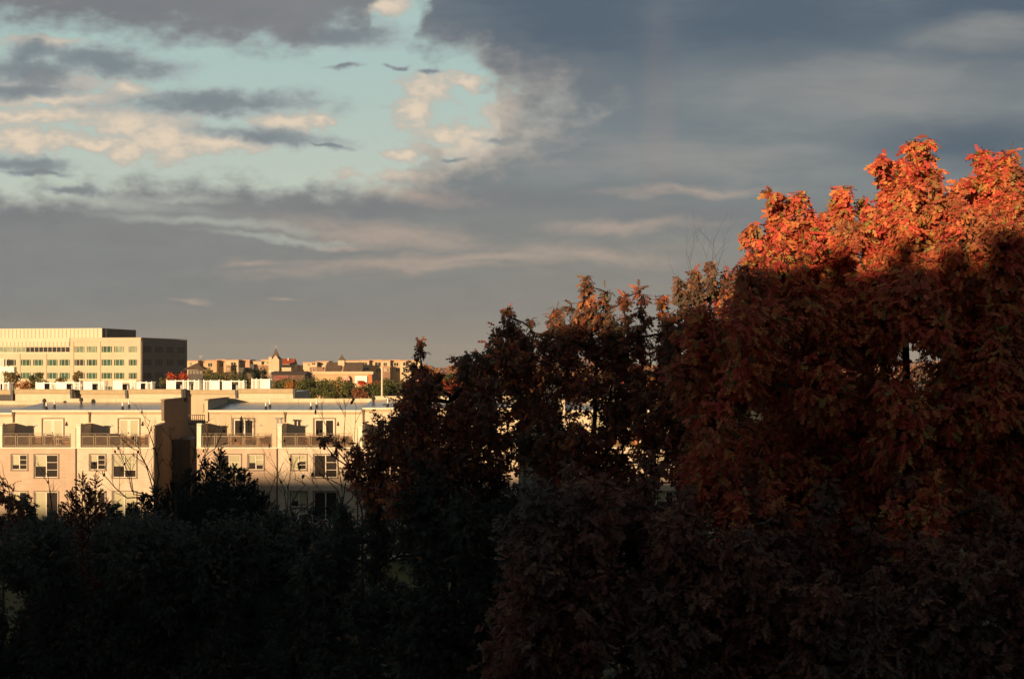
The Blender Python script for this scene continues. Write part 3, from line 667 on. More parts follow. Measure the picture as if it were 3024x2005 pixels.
# ------------------------------------------------------------------ office building
def office():
    TH = R(11.7); OX, OY = X_(417, 437), 437.0
    r = thing('office_building', 'beige concrete office block with green glass and ribbed metal penthouse', 'office building', (OX, OY, 0))
    r.rotation_euler[2] = -TH; ORG[r.name] = (0, 0, 0)
    c, s = math.cos(TH), math.sin(TH)
    def lx(px_, off=0.0):
        k = (px_ - 1512)/F; ox, oy = OX + off*s, OY + off*c
        return (k*oy - ox)/(c + k*s)
    def zz(py_, px_=300): return Z_(py_, OY - lx(px_)*s)
    ZT = zz(1000)
    rows = [(1022, 1041), (1061, 1080), (1100, 1119), (1140, 1157), (1180, 1197)]
    cols = [(-110, -80), (-74, -44), (-30, 0), (6, 47), (62, 91), (98, 127), (140, 170), (176, 206), (220, 250), (256, 287), (300, 331), (337, 367), (380, 405)]
    holes = []; W = []
    ext = [(a, b) for a, b in cols]
    for i, (t, b) in enumerate(rows):
        if i == 0:
            H = (lx(-130), lx(206), zz(1040), zz(1024)); holes.append(H); W.append((H, 'ribbon'))
        for (p, q) in ext:
            if i == 0 and q < 210: continue
            H = (lx(p), lx(q), zz(b), zz(t)); holes.append(H); W.append((H, i))
    XL = lx(-150)
    w = MB(); wall_holes(w, XL, 0, 0, ZT, 0, .6, holes); body(w, XL, 0, 0, 33, 0, ZT); w.build('wall', 'office', r)
    # paler pilasters and roof line, proud of the wall
    p = MB()
    for a, b in ((208, 219), (288, 298.5), (406.5, 416.8), (128, 139), (49, 61)):
        p.box(lx(a)+.1, lx(b)-.1, -.22, -.01, 0, zz(1002) if a > 200 else zz(1043))
    p.box(lx(209), -.02, -.30, -.23, ZT-.9, ZT+.15); p.build('pilasters', 'office', r)
    for i, (H, kind) in enumerate(W):
        a, b, z0, z1 = H; n = 3 if kind != 'ribbon' else 26
        f = MB(); m = .075
        f.box(a+.01, b-.01, .10, .22, z0, z0+.07); f.box(a+.01, b-.01, .10, .22, z1-.10, z1); f.box(a+.01, b-.01, -.06, -.01, z0-.42, z0-.02)
        wd = b-a; cuts = [0, .14, .5, .86, 1.0] if n == 3 else [k/n for k in range(n+1)]
        for t in cuts[1:-1]: f.box(a+wd*t-m, a+wd*t+m, .10, .22, z0+.07, z1-.10)
        o = f.build('window', 'office_green' if kind != 'ribbon' else 'screen', r)
        g1 = 'glass_green' if kind != 0 else 'glass_pale'
        if kind == 'ribbon':
            MB().box(a+.01, a+wd*.62, .25, .28, z0+.07, z1-.10).build('pane', 'glass_pale', o); MB().box(a+wd*.62+.02, b-.01, .25, .28, z0+.07, z1-.10).build('pane', 'glass_black', o)
        else:
            MB().box(a+.01, b-.01, .25, .28, z0+.07, z1-.10).build('pane', [g1, g1, 'glass_green', 'glass_black', 'glass_green'][(i*3 + (kind if isinstance(kind, int) else 0)) % 5] if kind != 0 else ('glass_pale' if i % 3 else 'glass_green'), o)
    # side facade: windows on the shaded face
    MB().box(.003, .2, .3, 32.7, 0, ZT-.05).build('side_wall', 'office_shade', r)
    for (t, b) in rows:
        for k in range(4):
            y0 = 1.0 + k*8.0; m = MB(); m.box(.204, .23, y0, y0+5.6, zz(b), zz(t)); o = m.build('window', 'glass_black', r)
            m = MB()
            for e in (0, 1.85, 3.7, 5.5): m.box(.235, .29, y0+e, y0+e+.1, zz(b)+.05, zz(t)-.05)
            m.box(.235, .29, y0, y0+5.6, zz(b)-.05, zz(b)+.05); m.box(.235, .29, y0, y0+5.6, zz(t)-.05, zz(t)+.05)
            m.build('mullions', 'office_shade', o)
    # metal screen above ribbon window and penthouse
    zs = zz(968); sc = MB(); sc.box(XL+.5, lx(207), -.35, 3.9, zz(1023), ZT+.2); sc.box(XL+.5, lx(301, 4), 4.0, 27, ZT+.01, zs); 
    e = MB(); x = XL+1
    while x < lx(300, 4)-.6:
        e.box(x, x+.16, 3.93, 3.995, ZT+.25, zs-.2)
        if x+.7 < lx(206): e.box(x+.62, x+.78, -.42, -.355, zz(1022.5), ZT-.9)
        x += 1.33
    nf = len(sc.f); off = len(sc.v); sc.v += e.v; sc.f += [tuple(i+off for i in q) for q in e.f]
    pen = sc.build('penthouse', 'screen', r); pen.data.materials.append(MT['seam'])
    for q in pen.data.polygons[nf:]: q.material_index = 1
    MB().box(lx(301, 4)+.01, lx(301, 4)+.08, 4.1, 26.9, ZT+.02, zs-.1).build('side_shade_skin', 'clad_and_shade', pen)  # dark sheet that puts the shade of this face into colour
    MB().box(lx(301, 4)+.09, lx(301, 4)+.3, 6.0, 6.5, ZT+.02, zs-.3).build('service_pipe', 'screen', pen)
    MB().box(XL, .15, -.1, 33.2, ZT+.16, ZT+.3).build('roof', 'office', r)
    # white access stair by the left edge
    m = MB()
    for q in (9, 13, 17, 24): m.box(lx(q)-.12, lx(q)+.12, -1.2, -1.0, 0, zz(1058))
    m.build('fire_stair_posts', 'white', r); MB().box(lx(5), lx(48), -1.5, -.4, zz(1100), zz(1083)).build('stair_landing', 'white', r)
office()

# ------------------------------------------------------------------ the far town
def town_house(p0, p1, top, y, m, label, wins=(), depth=14, cap=True, capm='town_pink'):
    x0, x1 = X_(p0, y), X_(p1, y); zt = Z_(top, y)
    r = thing('distant_house', label, 'house', ((x0+x1)/2, y, 0), 'houses of the far town')
    MB().box(x0, x1, y, y+depth, 0, zt).build('wall', m, r)
    if cap: MB().box(x0-.25, x1+.25, y-.35, y+depth, zt+.01, zt+.45).build('roof', capm, r)
    for a, b, c, d in wins:
        A, B, Zt, Zb = X_(a, y), X_(b, y), Z_(c, y), Z_(d, y)
        o = MB().box(A-.2, B+.2, y-.10, y-.01, Zb-.2, Zt+.2).build('window', 'town_cream', r)
        n = max(2, int((B-A)/1.0)); s_ = (B-A)/n; mb = MB()
        for k in range(n): mb.box(A+s_*k+.10, A+s_*(k+1)-.10, y-.16, y-.11, Zb, Zt)
        mb.build('pane', 'glass_dark', o)
    return r
YT = 640
town_house(545, 584, 1067, YT, 'town_cream', 'far cream house right beside the office block', [(560, 566, 1071, 1078)])
town_house(584, 610, 1068, YT+4, 'town_tan', 'far tan house with pale triple window', [(591, 600, 1073, 1083), (588, 596, 1088, 1096)])
town_house(610, 640, 1066, YT-2, 'town_tan', 'far tan house with large dark window', [(614, 627, 1072, 1083), (616, 630, 1092, 1099)])
town_house(640, 667, 1064, YT+3, 'town_tan', 'far orange tan house with dark corner balcony', [(650, 660, 1070, 1083), (634, 640, 1091, 1099)])
town_house(667, 704, 1065, YT-2, 'town_cream', 'far cream topped house with triple window', [(682, 697, 1070, 1081), (685, 699, 1088, 1098)])
town_house(668, 682, 1080, YT-6, 'brown', 'far small brown house front below the cream topped one', [(673, 677, 1087, 1093)])
town_house(704, 737, 1065, YT+3, 'town_pink', 'far pinkish brick house with one tiny window', [(717, 720, 1067, 1073)])
town_house(704, 724, 1085, YT-5, 'clad_and_shade', 'far dark low shed below the pinkish house', cap=False)
town_house(737, 750, 1075, YT, 'clad_and_shade', 'far narrow dark gap building', cap=False)
town_house(748, 772, 1069, YT+4, 'town_cream', 'far cream house stepping up toward the church', [(757, 761, 1074, 1079)])
town_house(772, 796, 1064, YT+6, 'town_cream', 'far cream house just left of the church tower', [(787, 793, 1068, 1073)])
town_house(762, 795, 1080, YT-8, 'brown', 'far brown roofed garage left of the church tower', [(766, 771, 1086, 1090)])
town_house(829, 870, 1077, YT, 'town_cream', 'far cream house under the red roof', [(838, 852, 1088, 1094)], cap=False)
town_house(868, 905, 1081, YT+8, 'town_cream', 'far low cream house with wavy roofline', [(893, 898, 1085, 1090)])
town_house(895, 936, 1072, YT, 'town_cream', 'far cream house with dark strip windows left of the gables', [(908, 915, 1075, 1079), (921, 931, 1072, 1077)])
town_house(934, 970, 1069, YT+4, 'town_cream', 'far cream house with long dark window left of the gables', [(942, 955, 1073, 1078)])
town_house(914, 955, 1084, YT-8, 'brown', 'far brown garage with one dark opening', [(923, 933, 1090, 1095)], cap=False)
town_house(1015, 1064, 1067, YT+9, 'town_cream', 'far long cream house behind the right gable roof')
town_house(1064, 1090, 1066, YT+2, 'town_cream', 'far cream house with dark window over green awning', [(1071, 1084, 1070, 1078), (1074, 1090, 1086, 1093)])
town_house(1090, 1127, 1065, YT+5, 'town_tan', 'far tan house with triple windows on two floors', [(1107, 1125, 1070, 1082), (1111, 1125, 1088, 1099), (1094, 1101, 1076, 1079)])
town_house(1127, 1152, 1066, YT+1, 'town_cream', 'far cream house with dark corner window', [(1132, 1143, 1071, 1082)])
town_house(1131, 1152, 1084, YT-5, 'brown', 'far brown brick wing with pale vertical windows', [(1135, 1138, 1088, 1096), (1142, 1149, 1088, 1096)])
town_house(1152, 1182, 1065, YT+4, 'town_tan', 'far tan house with dark window behind the pole', [(1163, 1177, 1071, 1081), (1158, 1162, 1088, 1097), (1168, 1180, 1088, 1099)])
town_house(1182, 1240, 1066, YT+1, 'town_cream', 'far cream end house behind the first oak sprays', [(1190, 1206, 1070, 1080), (1212, 1228, 1072, 1080), (1190, 1204, 1088, 1100)])
# church with steeple
r = thing('church', 'far cream church with tall dark pointed steeple', 'church', (X_(810, YT-12), YT-12, 0)); y = YT-12
x0, x1 = X_(796, y), X_(824, y); MB().box(x0, x1, y, y+9, 0, Z_(1062, y)).build('tower', 'town_cream', r)
MB().prism([(x0+1, Z_(1062, y)+.02), (x1, Z_(1062, y)+.02), ((x0+x1)/2+.6, Z_(1049, y))], y-.02, y+.3).build('gable', 'town_cream', r)
st = MB(); cx = (x0+x1)/2; st.cone((cx, y+4.4, Z_(1061.5, y)), 3.6, 3.2, 4, math.pi/4); st.build('spire_skirt', 'slate', r)
st = MB(); st.tube([(cx, y+4.4, Z_(1060, y)), (cx, y+4.4, Z_(1051, y)), (cx, y+4.4, Z_(1040, y)), (cx, y+4.4, Z_(1027.5, y))], [2.9, 1.9, .95, .05], 4); st.build('spire', 'slate', r)
MB().box(cx-.06, cx+.06, y+4.3, y+4.4, Z_(1027, y), Z_(1021, y)).box(cx-.35, cx+.35, y+4.3, y+4.4, Z_(1024, y), Z_(1023.4, y)).build('cross', 'town_cream', r)
MB().box(x0-.4, x0+1.0, y-.1, y+1, 0, Z_(1054, y)).build('corner_turret', 'town_cream', r); MB().box(x1, x1+5, y+2, y+9, 0, Z_(1085, y)).build('side_wing', 'town_cream', r)
# red roof
r = thing('red_roof_house', 'far house with broad red tiled roof right of the steeple', 'house', (X_(847, YT+10), YT+10, 0)); y = YT+10
MB().box(X_(828, y), X_(866, y), y, y+10, 0, Z_(1074, y)).build('wall', 'town_pink', r)
MB().prism_x([(y-.8, Z_(1075, y)), (y+5, Z_(1059, y)), (y+11, Z_(1075, y))], X_(825, y), X_(868, y)).build('roof', 'red_roof', r)
MB().box(X_(846, y), X_(850, y), y+3, y+4, Z_(1065, y), Z_(1057, y)).build('chimney', 'town_cream', r)
# pair of gabled roofs and small spire
for k, (a, b, lab) in enumerate(((960, 1006, 'far gabled house, dark roof left of the small spire'), (1013, 1070, 'far gabled house with larger dark roof right of the small spire'))):
    y = YT-14; r = thing('gabled_house', lab, 'house', (X_((a+b)/2, y), y, 0), 'gabled houses of the far town')
    MB().box(X_(a-4, y), X_(b, y), y+.4, y+10, 0, Z_(1096, y)).build('wall', 'town_pink', r)
    sh = 3.2
    i0 = MB(); i0.prism_x([(y-.4, Z_(1097, y)), (y+6, Z_(1070, y)), (y+6.4, Z_(1070, y)), (y+10.4, Z_(1096, y))], X_(a, y), X_(b, y)); i0.build('roof', 'slate', r)
    gm = MB(); gm.v += [(X_(a-6, y), y+.1, Z_(1098, y)), (X_(a+2, y), y+.1, Z_(1098, y)), (X_(a-1, y), y+6, Z_(1071, y))]; gm.f.append((0, 1, 2)); gm.build('gable', 'town_pink', r)
y = YT-10; r = thing('spire_tower', 'far small cream tower with short dark spire between gabled roofs', 'tower', (X_(1008, y), y, 0))
MB().box(X_(998, y), X_(1017, y), y, y+4, 0, Z_(1064, y)).build('wall', 'town_cream', r)
MB().tube([(X_(1008, y), y+2, Z_(1063.6, y)), (X_(1008, y), y+2, Z_(1058, y)), (X_(1008, y), y+2, Z_(1046, y))], [2.4, 1.2, .04], 4).build('roof', 'slate', r)

# shops in front of the town
def shop(p0, p1, top, bot, y, m, label, name='shop'):
    r = thing(name, label, 'shop', (X_((p0+p1)/2, y), y, 0)); x0, x1 = X_(p0, y), X_(p1, y)
    MB().box(x0, x1, y, y+16, 0, Z_(top, y)-.01).build('wall', m, r); return r, x0, x1
r, x0, x1 = shop(598, 745, 1102, 1125, 480, 'slate', 'long low dark roofed shop building behind the rooftop screens')
MB().prism_x([(479, Z_(1122, 480)), (486, Z_(1100, 480)), (497, Z_(1122, 480))], x0-.5, x1+.5).build('roof', 'slate', r)
for k in range(7): MB().box(x0+2+k*2.3, x0+3.4+k*2.3, 479.9, 479.98, Z_(1135, 480), Z_(1127, 480)).build('window', 'glass_dark', r)
r, x0, x1 = shop(802, 900, 1104, 1125, 470, 'slate', 'dark shop building with faint pink script sign')
MB().prism_x([(469, Z_(1106, 470)), (474, Z_(1096, 470)), (487, Z_(1106, 470))], x0-.5, x1+.5).build('roof', 'slate', r)
fc = bpy.data.curves.new('sign_letters', 'FONT'); fc.body = 'sgmo  r'; fc.size = 2.2; fc.extrude = .03; fc.shear = .4
fo = bpy.data.objects.new('sign_letters', fc); col.objects.link(fo); fo.parent = r; fo.rotation_euler = (R(90), 0, 0)
fo.location = (X_(808, 469.8)-ORG[r.name][0], 469.8-ORG[r.name][1], Z_(1119, 469.8)); fc.materials.append(MT['pink'])
bpy.context.view_layer.update(); fm = bpy.data.meshes.new_from_object(fo.evaluated_get(bpy.context.evaluated_depsgraph_get())); fn = bpy.data.objects.new('sign_letters', fm); col.objects.link(fn); fn.parent = r; fn.location = fo.location; fn.rotation_euler = fo.rotation_euler; bpy.data.objects.remove(fo); fn.name = 'sign_letters'
r, x0, x1 = shop(930, 1100, 1101, 1130, 420, 'town_tan', 'shop with cream parapet and white signboard above the green trees')
MB().box(x0-.6, x1+.3, 419.3, 420-.01, Z_(1105, 420), Z_(1097, 420)).build('parapet', 'town_cream', r)
MB().box(X_(1048, 419), X_(1084, 419), 419, 419.3-.01, Z_(1131, 419), Z_(1110, 419)).build('signboard', 'white', r)
mm = MB()
for k, (a, b) in enumerate(((1054, 1058), (1059, 1061), (1062, 1065), (1068, 1070), (1071, 1074))): mm.box(X_(a, 419), X_(b, 419), 418.92, 418.99, Z_(1126.5, 419), Z_(1124, 419))
mm.build('sign_mark', 'brown', r)
MB().box(X_(1087, 419), X_(1099, 419), 418.8, 419.9, 0, Z_(1106, 419)).build('brick_pier', 'orange_brick', r)
MB().prism([(X_(1022, 418)+1.0*math.cos(t), Z_(1120, 418)+1.15*math.sin(t)) for t in [k*math.pi/8 for k in range(16)]], 418.4, 418.8).build('round_sign', 'pinkpale', r)
# long hall behind trees at the very left of the gap
r = thing('pavilion', 'dark hipped roof pavilion between office block and far town', 'pavilion', (X_(577, 420), 420, 0)); y = 420
MB().box(X_(556, y), X_(600, y), y, y+8, 0, Z_(1093, y)).build('wall', 'clad_and_shade', r)
MB().cone((X_(572, y), y+4, Z_(1092, y)), 4.9, 2.0, 4, math.pi/4).build('roof', 'slate', r)
for k in range(4): MB().box(X_(560+k*10, y), X_(567+k*10, y), y-.06, y-.01, Z_(1104, y), Z_(1095, y)).build('window', 'bronze', r)
# pole
y = 176; r = thing('flag_pole', 'tall pale pole standing before the green trees', 'pole', (X_(1128, y), y, 0))
MB().tube([(X_(1128, y), y, .0), (X_(1128, y), y, Z_(1086, y))], [.16, .09], 10).build('shaft', 'trim', r)
MB().tube([(X_(1128, y), y, Z_(1086, y)+.002), (X_(1128, y), y, Z_(1083, y))], [.13, .03], 8).build('finial', 'trim', r)
y = 300; r = thing('street_lamp', 'thin street lamp between the dark conifers and the pink script sign', 'street lamp', (X_(800.5, y), y, 0))
MB().tube([(X_(800.5, y), y, 0), (X_(800.5, y), y, Z_(1097, y))], .09, 8).build('post', 'steel', r); MB().box(X_(800.5, y)-.5, X_(800.5, y)+.6, y-.15, y+.15, Z_(1097, y)+.01, Z_(1095, y)).build('lamp_head', 'steel', r)
y = 560; r = thing('antenna', 'faint roof antenna above the far tan house', 'antenna', (X_(592, y), y, 0))
MB().tube([(X_(592, y), y, 0), (X_(592, y), y, Z_(1050, y))], .07, 6).build('mast', 'town_cream', r)
am = MB()
for k, (w_, p_) in enumerate(((.9, 1052), (.6, 1055), (.4, 1058))): am.box(X_(592, y)-w_, X_(592, y)+w_, y-.04, y+.04, Z_(p_, y), Z_(p_-.6, y))
am.build('cross_arms', 'town_cream', r)

# ------------------------------------------------------------------ foliage
LOBED_V = np.array([(0, 0, 0), (.21, .36, .03), (.05, .34, 0), (.36, .68, .07), (.055, .60, 0), (.20, .96, .05), (0, 1.08, -.04), (-.20, .96, .05), (-.055, .60, 0), (-.36, .68, .07), (-.05, .34, 0), (-.21, .36, .03)])
LOBED_F = [(0, 1, 2, 10, 11), (10, 2, 3, 4, 8, 9), (8, 4, 5, 6, 7)]
SPRAY_V = np.array([(0, 0, 0), (.10, .22, .02), (.035, .30, 0), (.15, .52, .03), (.04, .56, 0), (.11, .80, .02), (0, 1, 0), (-.11, .80, .02), (-.04, .56, 0), (-.15, .52, .03), (-.035, .30, 0), (-.10, .22, .02)])
OVAL_V = np.array([(0, 0, 0), (.30, .35, .05), (.26, .75, .05), (0, 1, -.03), (-.26, .75, .05), (-.30, .35, .05)])
OVAL_F = [(0, 1, 2, 3, 4, 5)]
def leaves_mesh(name, m, parent, pos, dr, nr, size, V=LOBED_V, Fs=LOBED_F, wid=1.0, m2=None, n2=0):
    n = len(pos); org = np.array(ORG[parent.name] if parent is not None else (0, 0, 0))
    dr = dr/np.maximum(np.linalg.norm(dr, axis=1, keepdims=True), 1e-6)
    xa = np.cross(dr, nr); xa /= np.maximum(np.linalg.norm(xa, axis=1, keepdims=True), 1e-6); za = np.cross(xa, dr)
    T = V; k = len(T)
    fold = (RNG.random((n, 1, 1))*1.8-.2)
    P = pos[:, None, :] + size[:, None, None]*(T[None, :, 0:1]*wid*xa[:, None, :] + T[None, :, 1:2]*dr[:, None, :] + fold*T[None, :, 2:3]*za[:, None, :]) - org
    me = bpy.data.meshes.new(name); me.vertices.add(n*k); me.vertices.foreach_set('co', P.reshape(-1).astype(np.float32))
    li = np.concatenate([np.array(f) for f in Fs]); ls = np.array([len(f) for f in Fs]); st = np.concatenate([[0], np.cumsum(ls)[:-1]])
    tot = len(li); me.loops.add(n*tot); me.polygons.add(n*len(Fs))
    me.loops.foreach_set('vertex_index', (li[None, :] + (np.arange(n)*k)[:, None]).reshape(-1).astype(np.int32))
    me.polygons.foreach_set('loop_start', (st[None, :] + (np.arange(n)*tot)[:, None]).reshape(-1).astype(np.int32))
    if m2:
        mi = np.zeros(n*len(Fs), dtype=np.int32); mi[(n-n2)*len(Fs):] = 1
    me.update(calc_edges=True); me.materials.append(MT[m])
    if m2: me.materials.append(MT[m2]); me.polygons.foreach_set('material_index', mi)
    o = bpy.data.objects.new(name, me); col.objects.link(o)
    if parent is not None: o.parent = parent
    ORG[o.name] = tuple(org); return o
def rnd(n): v = RNG.normal(size=(n, 3)); return v/np.linalg.norm(v, axis=1, keepdims=True)

def inside(poly, x, y):
    c = False; j = len(poly)-1
    for i in range(len(poly)):
        xi, yi = poly[i]; xj, yj = poly[j]
        if (yi > y) != (yj > y) and x < (xj-xi)*(y-yi)/(yj-yi)+xi: c = not c
        j = i
    return c
def fill(poly, ylo, yhi, n, r, dens=1.0, squash=1.25):
    """tufts scattered through the volume that a crown takes up"""
    xs_ = [p[0] for p in poly]; ys_ = [p[1] for p in poly]; out = []; tries = 0
    while len(out) < n and tries < n*60:
        tries += 1; x = random.uniform(min(xs_), max(xs_)); y = random.uniform(min(ys_), max(ys_))
        if not inside(poly, x, y): continue
        Y = random.uniform(ylo, yhi); c = at(x, y, Y)
        if tries < n*30 and any((c-Vector(o[0])).length < r*.75 for o in out): continue
        k = random.uniform(.75, 1.25); out.append((c, r*k, r*k, r*k*squash, dens))
    return out
def tufts_px(lst, dens=1.0, ry=None):
    out = []
    for e in lst:
        px_, py_, rx, rz, Y = e[:5]; d = e[5] if len(e) > 5 else dens
        a = rx/F*Y; b = rz/F*Y; out.append((at(px_, py_, Y), a, ry or max(.3, min(a, b)), b, d))
    return out

def broadleaf(name, label, cat, base, ztop, tufts, m, leaf=.135, k=1.0, group=None, trunk_r=.2, twigvis=True, droop=.75, shape=(LOBED_V, LOBED_F), wid=1.0, leafpertwig=9, spread=1.0, tips=(), tipm=None):
    """trunk, limbs to every tuft, twigs inside it and leaves hanging along the twigs"""
    bx, by = base; r = thing(name, label, cat, (bx, by, 0), group)
    tr = MB(); top = Vector((bx + random.uniform(-.2, .2), by, ztop)); pts = []
    nseg = 7
    for i in range(nseg+1):
        t = i/nseg; pts.append(Vector((bx, by, 0)).lerp(top, t) + Vector((math.sin(t*5+bx)*.12, math.cos(t*4)*.10, 0))*t)
    tr.tube(pts, [trunk_r*(1-.85*(i/nseg)**1.2) for i in range(nseg+1)], 10)
    limbs = MB(); nodes = [(pts[i], 0) for i in range(2, nseg+1)]
    P = []; D = []; S = []; N_ = []; n2 = 0
    for group_, tip_ in ((tufts, 0), (tips, 1)):
      if not group_: continue
      h0 = sum(len(q) for q in P)
      for c, rx, ry, rz, dens in sorted(group_, key=lambda t: Vector(t[0]).z + .6*math.hypot(t[0][0]-bx, t[0][1]-by)):
          c = Vector(c); hd = math.hypot(c.x-bx, c.y-by)
          best = min(nodes, key=lambda q: (q[0]-c).length + (1.6 if q[0].z > c.z-.15 else 0) + .12*q[1]); q = best[0]; lev = best[1]+1; nodes.append((c.copy(), lev))
          L_ = (c-q).length; mid = q.lerp(c, .5) + Vector((random.uniform(-.15, .15)*L_, random.uniform(-.15, .15)*L_, -.08*L_))
          low = c - Vector((0, 0, rz*.5)); r0 = max(.012, .045*.78**lev)
          lp = [q, q.lerp(mid, .6), mid, mid.lerp(low, .6), low, c + Vector((0, 0, rz*.55))]
          limbs.tube(lp, [r0, r0*.9, r0*.8, r0*.7, max(.009, r0*.6), .006], 5, cap=False)
          area = math.pi*rx*rz; nl = int(dens*k*area*2.7/(.30*leaf*leaf*.5)); nt = max(4, nl//leafpertwig)
          for _ in range(nt):
              d = rnd(1)[0]; rr = .55 + .5*RNG.random()
              end = np.array([c.x + d[0]*rx*rr*spread, c.y + d[1]*ry*rr*spread, c.z + d[2]*rz*rr])
              s0 = np.array(low.lerp(c + Vector((0, 0, rz*.5)), max(0, min(1, .5*(1+d[2])*random.uniform(.4, 1))))); s0 = s0 + RNG.normal(size=3)*.03
              m2 = (s0+end)/2 + np.array([0, 0, .10*np.linalg.norm(end-s0)]) + RNG.normal(size=3)*.03
              if twigvis: limbs.tube([s0, m2, end], [.008, .005, .003], 3, cap=False)
              ts = .25 + .8*RNG.random(leafpertwig); ts = ts[:, None]
              pp = (1-ts)**2*s0 + 2*ts*(1-ts)*m2 + ts**2*end
              out = (end-s0)/max(np.linalg.norm(end-s0), 1e-6)
              dd = out*.55 + rnd(leafpertwig)*.95 + np.array([0, 0, -droop])
              P.append(pp + rnd(leafpertwig)*.03); D.append(dd)
              # blades face outwards and a little up, as leaves hang
              N_.append(out*.6 + np.array([0, -.45, .45]) + rnd(leafpertwig)*.7)
              S.append(leaf*(.45 + .85*RNG.random(leafpertwig)))
      if tip_: n2 = sum(len(q) for q in P) - h0
    P = np.concatenate(P); D = np.concatenate(D); N_ = np.concatenate(N_); S = np.concatenate(S)
    leaves_mesh('crown', m, r, P, D, N_, S, shape[0], shape[1], wid, tipm if n2 else None, n2)
    tr.build('trunk', 'bark', r, True); limbs.build('limbs', 'bark', r)
    return r

def plumes(lst, k=1.0):
    # upright sprays: (px, top, bottom, width, distance, density), thin at the tip
    out = []
    for e in lst:
        px_, top, bot, w_, Y = e[:5]; d = e[5] if len(e) > 5 else 1.0
        y = top; i = 0
        while y < bot:
            f = min(1, .62 + .25*i)*random.uniform(.85, 1.15); r_ = w_/2*f; y += r_*.9
            out.append((at(px_ + random.uniform(-.24, .24)*w_, y, Y + random.uniform(-.25, .25)), r_/F*Y, max(.22, r_/F*Y), r_*1.25/F*Y, d*k)); y += r_*.75; i += 1
    return out
def fillw(poly, ylo, yhi, n, r, dens=1.0):
    # the crown bulges and folds back, so its face is nearer and farther by turns
    out = []
    for c, a, b, d, k in fill(poly, ylo, yhi, n, r, dens):
        px_ = 1512 + c.x/c.y*F; sh = .75*math.sin(px_/95+.6) + .5*math.sin(px_/41+2)
        q = at(px_, 1080 - (c.z-CZ)/c.y*F, c.y + sh); out.append((q, a, b, d, k))
    return out
# --- tall orange oak on the right, its top above the shade line
YA = 20.6
topA = plumes([(2294, 556, 800, 76, 20.6), (2345, 640, 820, 70, 21.0), (2380, 570, 800, 98, 20.9), (2450, 680, 820, 80, 21.2), (2498, 546, 790, 92, 20.8), (2562, 588, 800, 72, 21.1), (2611, 458, 640, 74, 20.5), (2655, 480, 760, 90, 20.9),
    (2689, 406, 660, 92, 20.5), (2732, 406, 500, 46, 20.5), (2764, 494, 640, 46, 20.6), (2720, 560, 800, 100, 21.0), (2640, 580, 830, 110, 21.2), (2824, 526, 760, 66, 20.7), (2875, 520, 760, 80, 21.1), (2904, 438, 760, 84, 20.8), (2978, 452, 760, 72, 20.6), (2945, 530, 760, 80, 21.2), (3024, 520, 780, 92, 20.9),
    (3090, 500, 780, 110, 20.8), (3180, 560, 800, 130, 20.8), (2780, 640, 800, 90, 21.4), (2590, 660, 840, 80, 21.4)], 2.3)
topA += plumes([(2250, 690, 800, 60, 20.9, .9), (2218, 655, 760, 36, 20.7, .45), (2240, 740, 860, 60, 21.2, .8)])
fillA = fillw([(2185, 830), (2270, 770), (2420, 780), (2600, 770), (2800, 730), (3080, 700), (3330, 740), (3560, 900), (3660, 1250), (3560, 1700), (3330, 1900), (2900, 1760), (2500, 1850), (2250, 1640), (2020, 1330), (2030, 1080), (2120, 930)], 19.0, 22.4, 345, .40, .8)
fillA += fillw([(2300, 700), (3200, 620), (3500, 900), (3500, 1400), (3200, 1600), (2300, 1500)], 22.6, 25.5, 60, .5, .35)
broadleaf('oak_tree', 'tall oak at right with blazing orange red sunlit top', 'oak tree', (X_(2740, YA), YA+.6), 17.4, topA + fillA, 'oak_leaf', .130, 1.1, 'oak trees before the viewer', .26, droop=1.05)
# --- slim oak between
YC = 24.0
cT = plumes([(2010, 850, 1040, 56, YC, .9), (2058, 815, 1040, 58, YC, .9), (2105, 800, 1040, 56, YC+.3, .9), (2145, 800, 1060, 60, YC+.2, .9), (2185, 780, 1080, 56, YC, .9), (1975, 930, 1100, 50, YC, .8)])
cT += fill([(1990, 960), (2170, 930), (2200, 1420), (1990, 1420)], 23, 25.4, 34, .40, .6)
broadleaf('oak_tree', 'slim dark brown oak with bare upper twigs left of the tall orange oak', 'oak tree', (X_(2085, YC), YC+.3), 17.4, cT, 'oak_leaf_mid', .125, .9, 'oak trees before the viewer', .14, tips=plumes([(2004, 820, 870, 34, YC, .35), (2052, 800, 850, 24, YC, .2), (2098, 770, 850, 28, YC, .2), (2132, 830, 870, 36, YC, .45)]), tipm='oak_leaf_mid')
# --- middle oak with one lit tip
YB = 25.6
bT = plumes([(1490, 905, 1080, 62, YB, .9), (1466, 960, 1100, 50, YB), (1512, 950, 1080, 60, YB), (1563, 950, 1090, 60, YB, .9), (1622, 905, 1060, 54, YB, .9), (1655, 925, 1060, 50, YB), (1692, 890, 1060, 58, YB), (1742, 905, 1040, 76, YB+.2), (1790, 915, 1040, 50, YB), (1845, 930, 1060, 56, YB, .8), (1895, 905, 1060, 50, YB, .7), (1955, 920, 1080, 54, YB, .8), (1385, 1040, 1130, 44, YB, .6), (1420, 1040, 1130, 40, YB, .6)])
bT += fill([(1440, 1060), (1700, 1000), (2040, 1040), (2060, 1430), (1440, 1430)], 25, 28, 36, .27, .24)
bT += fill([(1440, 1040), (1560, 1010), (1660, 970), (1760, 950), (1860, 985), (2010, 990), (2060, 1180), (2040, 1430), (1600, 1440), (1420, 1300)], 24.6, 27.8, 92, .37, .36)
